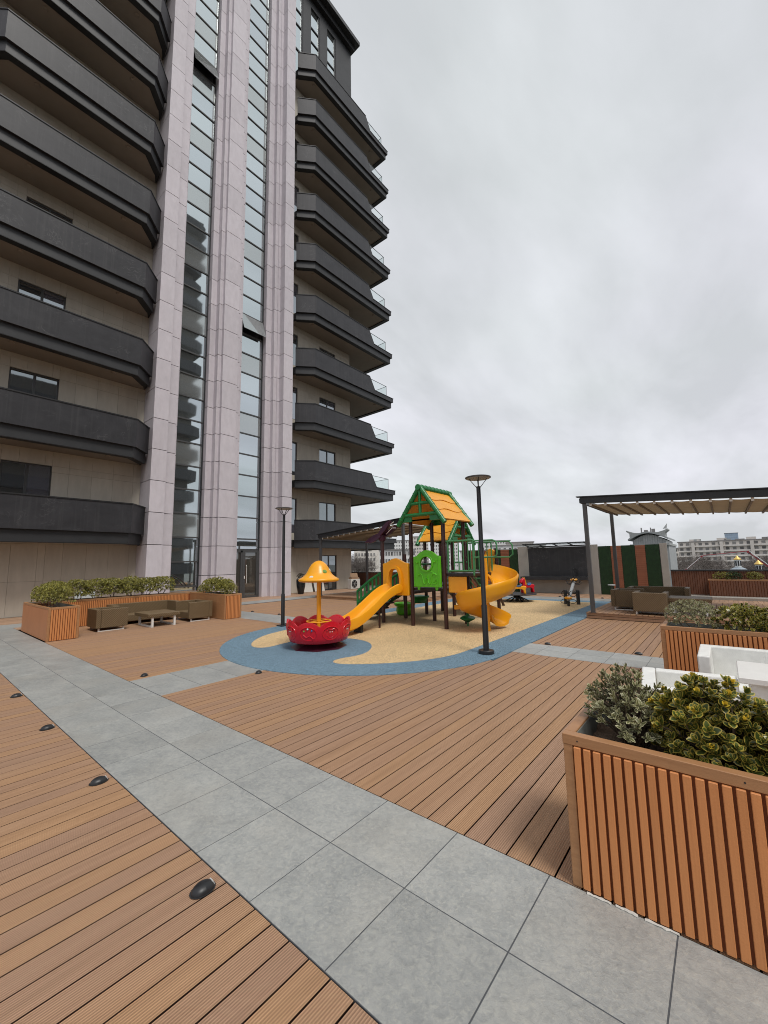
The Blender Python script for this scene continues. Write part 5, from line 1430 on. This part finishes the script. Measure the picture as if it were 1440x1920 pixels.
MB().box(-6.50, YW-.06, .56, -6.44, YW-.021, .66).build('socket', 'paint_white', bw)
rg = random.Random(77)
def turf(x0, x1, z1):
    v, f = [], []
    for i in range(5200):
        x = rg.uniform(x0, x1); z = rg.uniform(.02, z1); l = rg.uniform(.035, .07)
        d = Vector((rg.uniform(-.6, .6), -1, rg.uniform(-.8, .5))).normalized()
        s_ = Vector((rg.uniform(-1, 1), 0, rg.uniform(-1, 1))).normalized()*.007
        p = Vector((x, YW+.035, z)); o0 = len(v); v += [tuple(p-s_), tuple(p+s_), tuple(p+d*l)]; f.append((o0, o0+1, o0+2))
    me = bpy.data.meshes.new('turf_strip'); me.from_pydata(v, [], f); me.materials.append(MATS['turf'])
    o = MB().box(x0+.01, YW+.0, 0, x1-.01, YW+.04, z1).build('turf_strip', 'turf', bw)
    p = bpy.data.objects.new('turf_blades', me); COL.objects.link(p); p.parent = o; p.location = -WL[o]; p['kind'] = 'stuff'
bat = None
def battens(x0, x1, z1):
    o = MB().box(x0, YW+.02, 0, x1, YW+.055, z1).build('batten_strip', 'slat_backing', bw)
    w = x1-x0
    me = MB().box(-w/2, -.025, 0, w/2, 0, .078).mesh('batten', 'batten_brick')
    for i in range(int(z1/.088)): piece('batten', me, ((x0+x1)/2, YW+.019, .01+i*.088), o)
for a, b in ((-4.84, -4.28), (-3.82, -3.24), (-2.82, -2.26), (-9.53, -9.02), (-10.60, -10.04), (-11.65, -11.10), (-12.19, -12.0)): turf(a, b, 2.40)
for a, b in ((-4.275, -3.825), (-3.235, -2.825), (-10.035, -9.535), (-11.095, -10.605), (-11.995, -11.655)): battens(a, b, 2.38)

# fences round the terrace
def fence(name, label, p, q, z0, z1, nslat=True, pitch=.085):
    o = thing(name, label, 'fence', (p[0], p[1], 0))
    d = (Vector(q)-Vector(p)).normalized(); nrm = Vector((-d.y, d.x))
    P3, Q3 = Vector((*p, 0)), Vector((*q, 0))
    MB().bar((p[0]+nrm.x*.03, p[1]+nrm.y*.03, (z0+z1)/2), (q[0]+nrm.x*.03, q[1]+nrm.y*.03, (z0+z1)/2), .03, z1-z0-.004).build('backing', 'slat_backing', o)
    if nslat: slat_face(o, p, q, z0, z1, pitch, pitch-.018, m='panel_brown')
    MB().bar((p[0]+nrm.x*.02, p[1]+nrm.y*.02, z1+.035), (q[0]+nrm.x*.02, q[1]+nrm.y*.02, z1+.035), .16, .06).build('top_rail', 'black_metal', o)
    MB().bar((p[0], p[1], z0-.04), (q[0], q[1], z0-.04), .10, .07).build('kerb', 'plaster_grey', o)
    return o
fence('slatted_fence', 'red-brown slatted parapet fence with black rail right of the feature wall', (-1.95, 23.3), (4.2, 23.3), .09, 1.14)
fence('slatted_fence', 'red-brown slatted parapet fence behind the far pergola', (-24.5, 23.3), (-12.65, 23.3), .09, 1.05, pitch=.095)
o = planter('planter', 'brown slatted planter standing against the parapet fence', [(-.60, 22.66, 3.9, 23.24)], h=.80, group='orange slatted planters')
trough_walls(o, -.60, 22.66, 3.9, 23.24, .80, '')
slat_face(o, (-.58, 22.665), (3.9, 22.665), .05, .75, .085, .067, m='panel_brown'); slat_face(o, (-.595, 23.2), (-.595, 22.7), .05, .75, .085, .067, m='panel_brown')
struct('kerb_by_fence', MB().box(-1.9, 21.9, -.001, 4.0, 22.62, .10), 'plaster_grey')
for i, (x, l) in enumerate(((-.12, 'dark green bush at the end of the planter against the parapet fence'), (.28, 'second dark green bush in the planter against the parapet fence'), (.95, 'lone green bush further along the parapet planter'), (1.7, 'last green bush of the parapet planter beyond the border'))):
    bush('leaf_dark' if i != 0 else 'leaf_hedge', 140+i % 2, l, 'bush', (x, 22.95, .68), (.34, .25, .22), rotz=i, group='bushes in the parapet planter', n=240)

# small things by the tower wall
vs_ = thing('potted_plant', 'tall black urn with a dark shrub beside the tower pilaster', 'potted plant', (-19.85, 15.95, 0))
MB().lathe([(.15, .0), (.17, .02), (.26, .45), (.28, .75), (.27, .88), (.24, .88), (.22, .80), (.0, .79)], (-19.85, 15.95), 24).build('urn', 'ceramic_black', vs_, smooth=True)
piece('foliage', bush_mesh(301, 'leaf_brown', .24, .24, .22, 130, .06, .03), (-19.85, 15.95, .80), vs_)
b_ = thing('ball_shrub', 'dark ball shrub against the wall behind the hedge', 'shrub', (-18.6, 6.15, 0))
MB().tube([(-18.6, 6.15, 0), (-18.6, 6.15, .75)], .03, 8).build('trunk', 'twig', b_); MB().lathe([(.2, 0), (.26, .45), (.24, .46), (.0, .44)], (-18.6, 6.15), 18).build('pot', 'ceramic_black', b_, smooth=True)
piece('foliage', bush_mesh(302, 'leaf_dark', .38, .38, .30, 240, .06, .035), (-18.6, 6.15, .72), b_)
tag(MB().obox((-19.6, 5.0, .46), (.05, .33, 0), (-.18, .03, .42), (.012, 0, .005)).build('stone_slab', 'city_grey'), 'grey stone slab leaning behind the hedge by the wall', 'slab')
for i, (y, w, l) in enumerate(((17.1, .36, 'white board leaning on the tower wall next to the urn'), (18.05, .42, 'white board leaning on the tower wall next to the terrace door'))):
    tag(MB().obox((-20.62, y, .43), (0, w, 0), (-.12, 0, .42), (.012, 0, .004)).build('leaning_board', 'white_board'), l, 'board', 'white boards against the tower wall')
ac = thing('air_conditioner', 'white air conditioner unit with round fan grille by the tower corner', 'air conditioner', (-20.0, 20.75, 0))
MB().box(-20.25, 20.35, .02, -19.90, 21.25, .68).build('casing', 'ac_white', ac, bevel=.012)
for k in range(4): MB().add([], []).tube([(-19.885, 20.68+(.09+.055*k)*cos(t), .36+(.09+.055*k)*sin(t)) for t in [2*pi*i/24 for i in range(25)]], .007, 5).build('fan_grille', 'frame_dark', ac)
MB().extr([(-19.893, 20.68+.27*cos(2*pi*i/24), .36+.27*sin(2*pi*i/24)) for i in range(24)], (.004, 0, 0)).build('fan_disc', 'fascia_dark', ac)
for k in range(6): a = k*pi/3; MB().bar((-19.878, 20.68, .36), (-19.878, 20.68+.26*cos(a), .36+.26*sin(a)), .012, .008, (1, 0, 0)).build('fan_spoke', 'ac_white', ac)
for y in (20.5, 21.1): MB().box(-20.2, y-.04, 0, -19.95, y+.04, .019).build('foot', 'black_metal', ac)
cbx = thing('cardboard_box', 'open cardboard box lying on the air conditioner', 'box', (-20.07, 20.8, .681))
MB().box(-20.22, 20.45, .681, -19.93, 21.2, .80).build('box_body', 'cardboard', cbx)
MB().obox((-20.08, 20.82, .95), (0, .36, 0), (-.05, .02, .14), (.006, 0, 0)).build('flap', 'cardboard', cbx)
bo = thing('ashtray_stand', 'slim grey stand with flat top before the green strips', 'stand', (-3.7, 19.3, 0))
MB().tube([(-3.7, 19.3, .0), (-3.7, 19.3, .66)], .03, 10).build('pole', 'grey_metal', bo, smooth=True); MB().lathe([(.0, .66), (.14, .66), (.14, .70), (.0, .70)], (-3.7, 19.3), 18).build('top', 'clad_light', bo, smooth=True)
MB().lathe([(.0, .0), (.12, .0), (.12, .015), (.0, .016)], (-3.7, 19.3), 18).build('foot', 'grey_metal', bo)

# ================================================================== the city beyond
def block(name, label, p, q, depth, z0, z1, m='city_cream', floors=8, cols=12, mw='apt_window', roof=True, group=None, band=None, win=(.55, .5), dirn=1):
    """front face from p to q (ground plan), depth away from the terrace"""
    p, q = Vector((*p, 0)), Vector((*q, 0)); d = (q-p); L = d.length; d /= L; n = Vector((-d.y, d.x, 0))*dirn
    o = thing(name, label, 'building', (p.x, p.y, z0), group=group)
    P4 = [p, q, q+n*depth, p+n*depth]
    MB().prism([(v.x, v.y) for v in P4], z0, z1).build('wall', m, o)
    fh = (z1-z0)/floors; cw_ = L/cols
    me = MB().obox((0, 0, 0), d*cw_*win[0]/2, (0, 0, fh*win[1]/2), n*.12).mesh('window', mw)
    for i in range(floors):
        for j in range(cols):
            c = p+d*cw_*(j+.5)+Vector((0, 0, z0+fh*(i+.55)))
            if c.z < -3.0: continue
            piece('window', me, c-n*.02, o)
        if band and z0+fh*i > -4:
            MB().bar(p-n*.55+Vector((0, 0, z0+fh*(i+.14))), q-n*.55+Vector((0, 0, z0+fh*(i+.14))), 1.0, fh*.30).build('balcony_band', band, o)
    if roof: MB().prism([(v.x, v.y) for v in [p-n*.4-d*.4, q-n*.4+d*.4, q+n*(depth+.4)+d*.4, p+n*(depth+.4)-d*.4]], z1, z1+.5).build('roof', 'city_roof', o)
    return o
ap = block('apartment_block', 'long pale panel apartment block behind the bare trees', (-19.0, 284.5), (66, 279.0), 14, -12, 9.6, 'apt_wall', 8, 30, band='apt_band', win=(.5, .52))
rg = random.Random(4)
dv = (Vector((66, 279))-Vector((-19, 284.5))).normalized()
for j in range(16):                                     # stair towers and roof clutter
    t = rg.uniform(.02, .98); c = lerp(Vector((-19, 288)), Vector((66, 282.5)), t); w = rg.uniform(.6, 2.2)
    MB().box(c.x-w, c.y-1, 10.1, c.x+w, c.y+1, 10.1+rg.uniform(.5, 1.5)).build('roof_hut', rg.choice(['city_roof', 'apt_wall', 'city_grey']), ap)
for j in range(7):
    t = (j+.55)/7; c = lerp(Vector((-19, 284.2)), Vector((66, 278.7)), t)
    MB().box(c.x-.7, c.y-1.4, -12, c.x+.7, c.y-.2, 9.4).build('stair_shaft', 'apt_wall', ap)
block('apartment_block', 'lower cream apartment block left of the long panel block', (-30, 326), (-19.5, 330), 12, -12, 7.2, 'city_cream', 7, 7)
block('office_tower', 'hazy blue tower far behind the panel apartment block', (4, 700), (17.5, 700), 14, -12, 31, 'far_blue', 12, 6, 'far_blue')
# grey hall with a winged arched roof
hl = thing('arched_hall', 'grey clad building with an arched winged roof beyond the green wall', 'building', (-8.8, 75, -12))
hy = 74.2
MB().box(-11.0, hy+.3, -12, -6.15, hy+12, 3.55).build('body', 'clad_grey', hl)
MB().box(-11.15, hy-.1, 3.551, -6.0, hy+12.2, 3.85).build('cornice', 'city_grey', hl)
arc = [(-10.75+4.3*i/20, 4.35+.95*sin(pi*i/20)) for i in range(21)]
MB().extr([(-10.75, hy+.1, 3.851)]+[(x, hy+.1, z) for x, z in arc]+[(-6.45, hy+.1, 3.851)], (0, 11, 0)).build('gable', 'clad_light', hl)
for i in range(14):
    x = -10.6+i*.31; zt_ = 4.32+.93*sin(pi*(x+10.75)/4.3); MB().box(x-.02, hy+.06, 3.86, x+.02, hy+.099, zt_).build('cladding_joint', 'clad_grey', hl)
MB().box(-9.75, hy+.03, 4.35, -9.45, hy+.09, 4.7).build('vent', 'city_grey', hl)
ro = [(-11.3+5.2*i/24, 4.42+1.05*sin(pi*(i/24))) for i in range(25)]
MB().extr([(x, hy-.5, z) for x, z in ro]+[(x, hy-.5, z+.26) for x, z in reversed(ro)], (0, 12.5, 0)).build('arched_roof', 'clad_grey', hl)
for s in (-1, 1):
    cx_ = -8.75
    pts = [(.9, 5.55), (1.6, 5.62), (2.2, 5.80), (2.7, 6.05), (2.72, 5.85), (2.3, 5.50), (2.3, 4.8), (1.9, 4.9), (1.3, 5.25)]
    MB().extr([(cx_+s*a, hy-.3, b) for a, b in pts], (0, 3.0, 0)).build('roof_wing', 'city_grey', hl)
for x, w, h in ((-9.7, .14, .75), (-9.1, .5, .35), (-8.45, .12, .7), (-8.1, .45, .5)): MB().box(x-w/2, hy+2, 5.4, x+w/2, hy+2.4, 5.75+h).build('roof_unit', 'city_roof', hl)
MB().extr([(-6.75, hy+1, 6.1), (-6.15, hy+1, 6.9), (-6.25, hy+1, 6.1)], (0, .1, 0)).build('mast_fin', 'clad_light', hl)
# church with two gilded caps
ch = thing('church', 'white church drums with gilded caps among the bare trees', 'church', (3, 105, -12))
def drum(x, y, r, z0, z1, ztop, blue):
    d = MB().lathe([(r, z0), (r, z1)], (x, y), 12).build('drum', 'church_white', ch)
    for i in range(8):
        a = 2*pi*i/8+.2; MB().obox((x+r*cos(a), y+r*sin(a), (z0+z1)/2+.02), (-sin(a)*.12, cos(a)*.12, 0), (0, 0, (z1-z0)*.33), (cos(a)*.03, sin(a)*.03, 0)).build('lancet', 'frame_dark', d)
    MB().lathe([(r*1.22, z1-.02), (r*1.28, z1+.08), (r*.95, z1+.25), (r*.45, z1+.55), (.08, ztop-.1), (.0, ztop)], (x, y), 12).build('gilded_cap', 'gold', d, smooth=True)
    return d
drum(2.15, 110, .52, -.55, .95, 1.85, 1)
drum(4.55, 95, .48, -1.0, .2, 1.1, 0)
MB().lathe([(2.0, -1.5), (1.3, -.95), (.7, -.62), (.4, -.54)], (2.15, 110), 16).build('apse_roof', 'church_roof', ch, smooth=True)
MB().lathe([(2.0, -12), (2.0, -1.5)], (2.15, 110), 16).build('apse_wall', 'church_white', ch)
MB().lathe([(2.0, -1.9), (1.3, -1.4), (.7, -1.1), (.4, -1.0)], (4.55, 95), 16).build('apse_roof', 'church_roof', ch, smooth=True)
MB().lathe([(2.0, -12), (2.0, -1.9)], (4.55, 95), 16).build('apse_wall', 'church_white', ch)
# concrete pump boom
bm2 = thing('pump_boom', 'red and white folded concrete pump boom arching over the trees', 'crane', (-6.5, 89.5, -12))
pts = [(-9.5, 89.6, -5.2), (-5.3, 89.8, -.55), (-2.9, 90.0, 1.75), (3.2, 89.9, 2.35), (6.4, 89.7, -1.2), (8.9, 89.6, -4.4)]
for i in range(len(pts)-1):
    MB().bar(pts[i], pts[i+1], .16, .20, (0, 1, 0)).build('boom_section', 'boom_red' if i % 2 else 'church_white', bm2)
    a, b = Vector(pts[i])+Vector((.15, -.2, .16)), Vector(pts[i+1])+Vector((.15, -.2, .16)); MB().tube([a, b], .06, 6).build('pipe', 'church_white' if i % 2 else 'boom_red', bm2)
for p in pts[1:-1]: MB().tube([(p[0], p[1]-.3, p[2]), (p[0], p[1]+.3, p[2])], .17, 10).build('joint', 'boom_red', bm2)
MB().tube([(-9.5, 89.6, -12), (-9.5, 89.6, -5.2)], .4, 8).build('mast', 'boom_red', bm2)

# bare winter trees: one mass of trunks and twigs
def bare_wood(name, label, pts, h, seed, n=150):
    rg = random.Random(seed); v, f = [], []
    def twig(a, b, w):
        d = (b-a); s_ = d.cross(Vector((rg.uniform(-1, 1), rg.uniform(-1, 1), rg.uniform(-.2, .2))))
        if s_.length < 1e-5: return
        s_ = s_.normalized()*w; o = len(v); v.extend([tuple(a-s_), tuple(a+s_), tuple(b+s_*.4), tuple(b-s_*.4)]); f.append((o, o+1, o+2, o+3))
    for x, y, hh, sp_ in pts:
        base = Vector((x, y, -12)); top = -12+hh
        fork = Vector((x+rg.uniform(-.4, .4), y+rg.uniform(-.4, .4), -12+hh*.35)); twig(base, fork, .22); 
        for i in range(9):
            a = rg.uniform(0, 6.28); e1 = fork+Vector((cos(a)*sp_*.45, sin(a)*sp_*.45, hh*rg.uniform(.15, .35))); twig(fork, e1, .10)
            for j in range(5):
                e2 = e1+Vector((rg.uniform(-1, 1)*sp_*.4, rg.uniform(-1, 1)*sp_*.4, hh*rg.uniform(.05, .28))); e2.z = min(e2.z, top); twig(e1, e2, .05)
                for k in range(8):
                    e3 = e2+Vector((rg.uniform(-1, 1)*sp_*.28, rg.uniform(-1, 1)*sp_*.28, hh*rg.uniform(-.02, .12))); e3.z = min(e3.z, top+rg.uniform(-.5, .5)); twig(e2, e3, .028)
                    for q in range(2): twig(lerp(e2, e3, .6), e3+Vector((rg.uniform(-.9, .9), rg.uniform(-.9, .9), rg.uniform(-.2, .9))), .02)
    me = bpy.data.meshes.new(name); me.from_pydata(v, [], f); me.materials.append(MATS['twig_far'])
    o = bpy.data.objects.new(name, me); COL.objects.link(o); tag(o, label, 'trees', kind='stuff')
rg = random.Random(9)
bare_wood('bare_trees', 'brown mass of bare winter trees before the panel apartment block',
          [(rg.uniform(-18, 44), rg.uniform(125, 215), 12.5+rg.uniform(-1.5, 1.8), 4.5) for _ in range(58)], 13, 6)
bare_wood('bare_trees', 'bare winter trees before the ornate house seen under the balconies',
          [(-122+rg.uniform(-9, 9), 127+rg.uniform(-8, 8), 16+rg.uniform(-2, 3), 4.5) for _ in range(12)], 13, 8)

# city left of the play tower
orn = thing('ornate_house', 'pale ornate house with hipped grey roofs seen under the balconies', 'building', (-176, 190, -12))
ux = Vector((.743, .669, 0)); un = Vector((-.669, .743, 0))
def ob(c, w, dp, z0, z1, nm, m):
    c = Vector((*c, 0)); P4 = [c-ux*w/2, c+ux*w/2, c+ux*w/2+un*dp, c-ux*w/2+un*dp]
    return MB().prism([(q.x, q.y) for q in P4], z0, z1).build(nm, m, orn)
ob((-175, 192), 14, 10, -12, 9.5, 'wall', 'city_cream'); ob((-170.5, 196), 6, 10, -12, 12.0, 'wall', 'city_cream'); ob((-178, 189.3), 4, 8, -12, 11.5, 'wall', 'city_cream')
for c, w, z, h in (((-170.5, 196.1), 6.6, 12.0, 2.6), ((-178, 189.4), 4.8, 11.5, 2.4), ((-174.5, 192.5), 7, 9.5, 1.8)):
    c3 = Vector((*c, 0)); A = [c3-ux*w/2-un*.4, c3+ux*w/2-un*.4, c3+ux*w/2+un*8, c3-ux*w/2+un*8]; ap_ = c3+un*3.5+Vector((0, 0, z+h))
    MB().add([Vector((q.x, q.y, z)) for q in A]+[ap_], [(0, 1, 4), (1, 2, 4), (2, 3, 4), (3, 0, 4), (3, 2, 1, 0)]).build('roof', 'city_roof', orn)
me = MB().obox((0, 0, 0), ux*.55, (0, 0, .9), un*.1).mesh('window', 'apt_window')
for i in range(7):
    for j in range(5): piece('window', me, Vector((-175, 192, 0))+ux*(i-3)*1.9-un*.03+Vector((0, 0, -5.5+j*3.1)), orn)
block('office_block', 'grey office block with rows of dark windows behind the slide gate', (-116.8, 137.5), (-104.5, 147.5), 14, -12, 7.0, 'city_white', 6, 13, win=(.62, .5))
block('apartment_tower', 'white tower blocks with strip windows left of the grey office block', (-230, 264), (-222.5, 271), 14, -12, 21.5, 'city_white', 11, 5, win=(.5, .45))
block('apartment_tower', 'white apartment tower above the grey office block', (-219, 273), (-206, 283.5), 14, -12, 20, 'city_white', 11, 8, win=(.45, .45))
block('apartment_tower', 'tallest white apartment tower behind the second play roof', (-205, 284), (-193, 292), 14, -12, 23, 'city_cream', 12, 7, win=(.5, .45))
block('apartment_tower', 'cream apartment tower seen between the play tower posts', (-190, 294), (-172, 305), 14, -12, 19, 'city_white', 11, 10, win=(.45, .45))
block('apartment_tower', 'pale low tower behind the play tower railing', (-150, 300), (-128, 310), 14, -12, 17, 'city_white', 10, 12, win=(.45, .45))
block('warehouse', 'white flat-roofed building stepping up behind the dark counter', (-84, 181), (-62, 190.5), 16, -12, 8.4, 'city_white', 6, 10, win=(.4, .3))
block('warehouse', 'white low building beneath the stepped one behind the green wall', (-96, 172), (-70, 183), 8, -12, 6.2, 'city_white', 5, 10, win=(.4, .3))
block('warehouse', 'small roof storey on the stepped white building', (-79, 187), (-68, 192), 8, -12, 9.8, 'city_cream', 6, 5, win=(.4, .3))
block('apartment_block', 'distant cream apartment row at the horizon beside the long panel block', (-62, 330), (-34, 336), 12, -12, 4.6, 'city_cream', 6, 14)
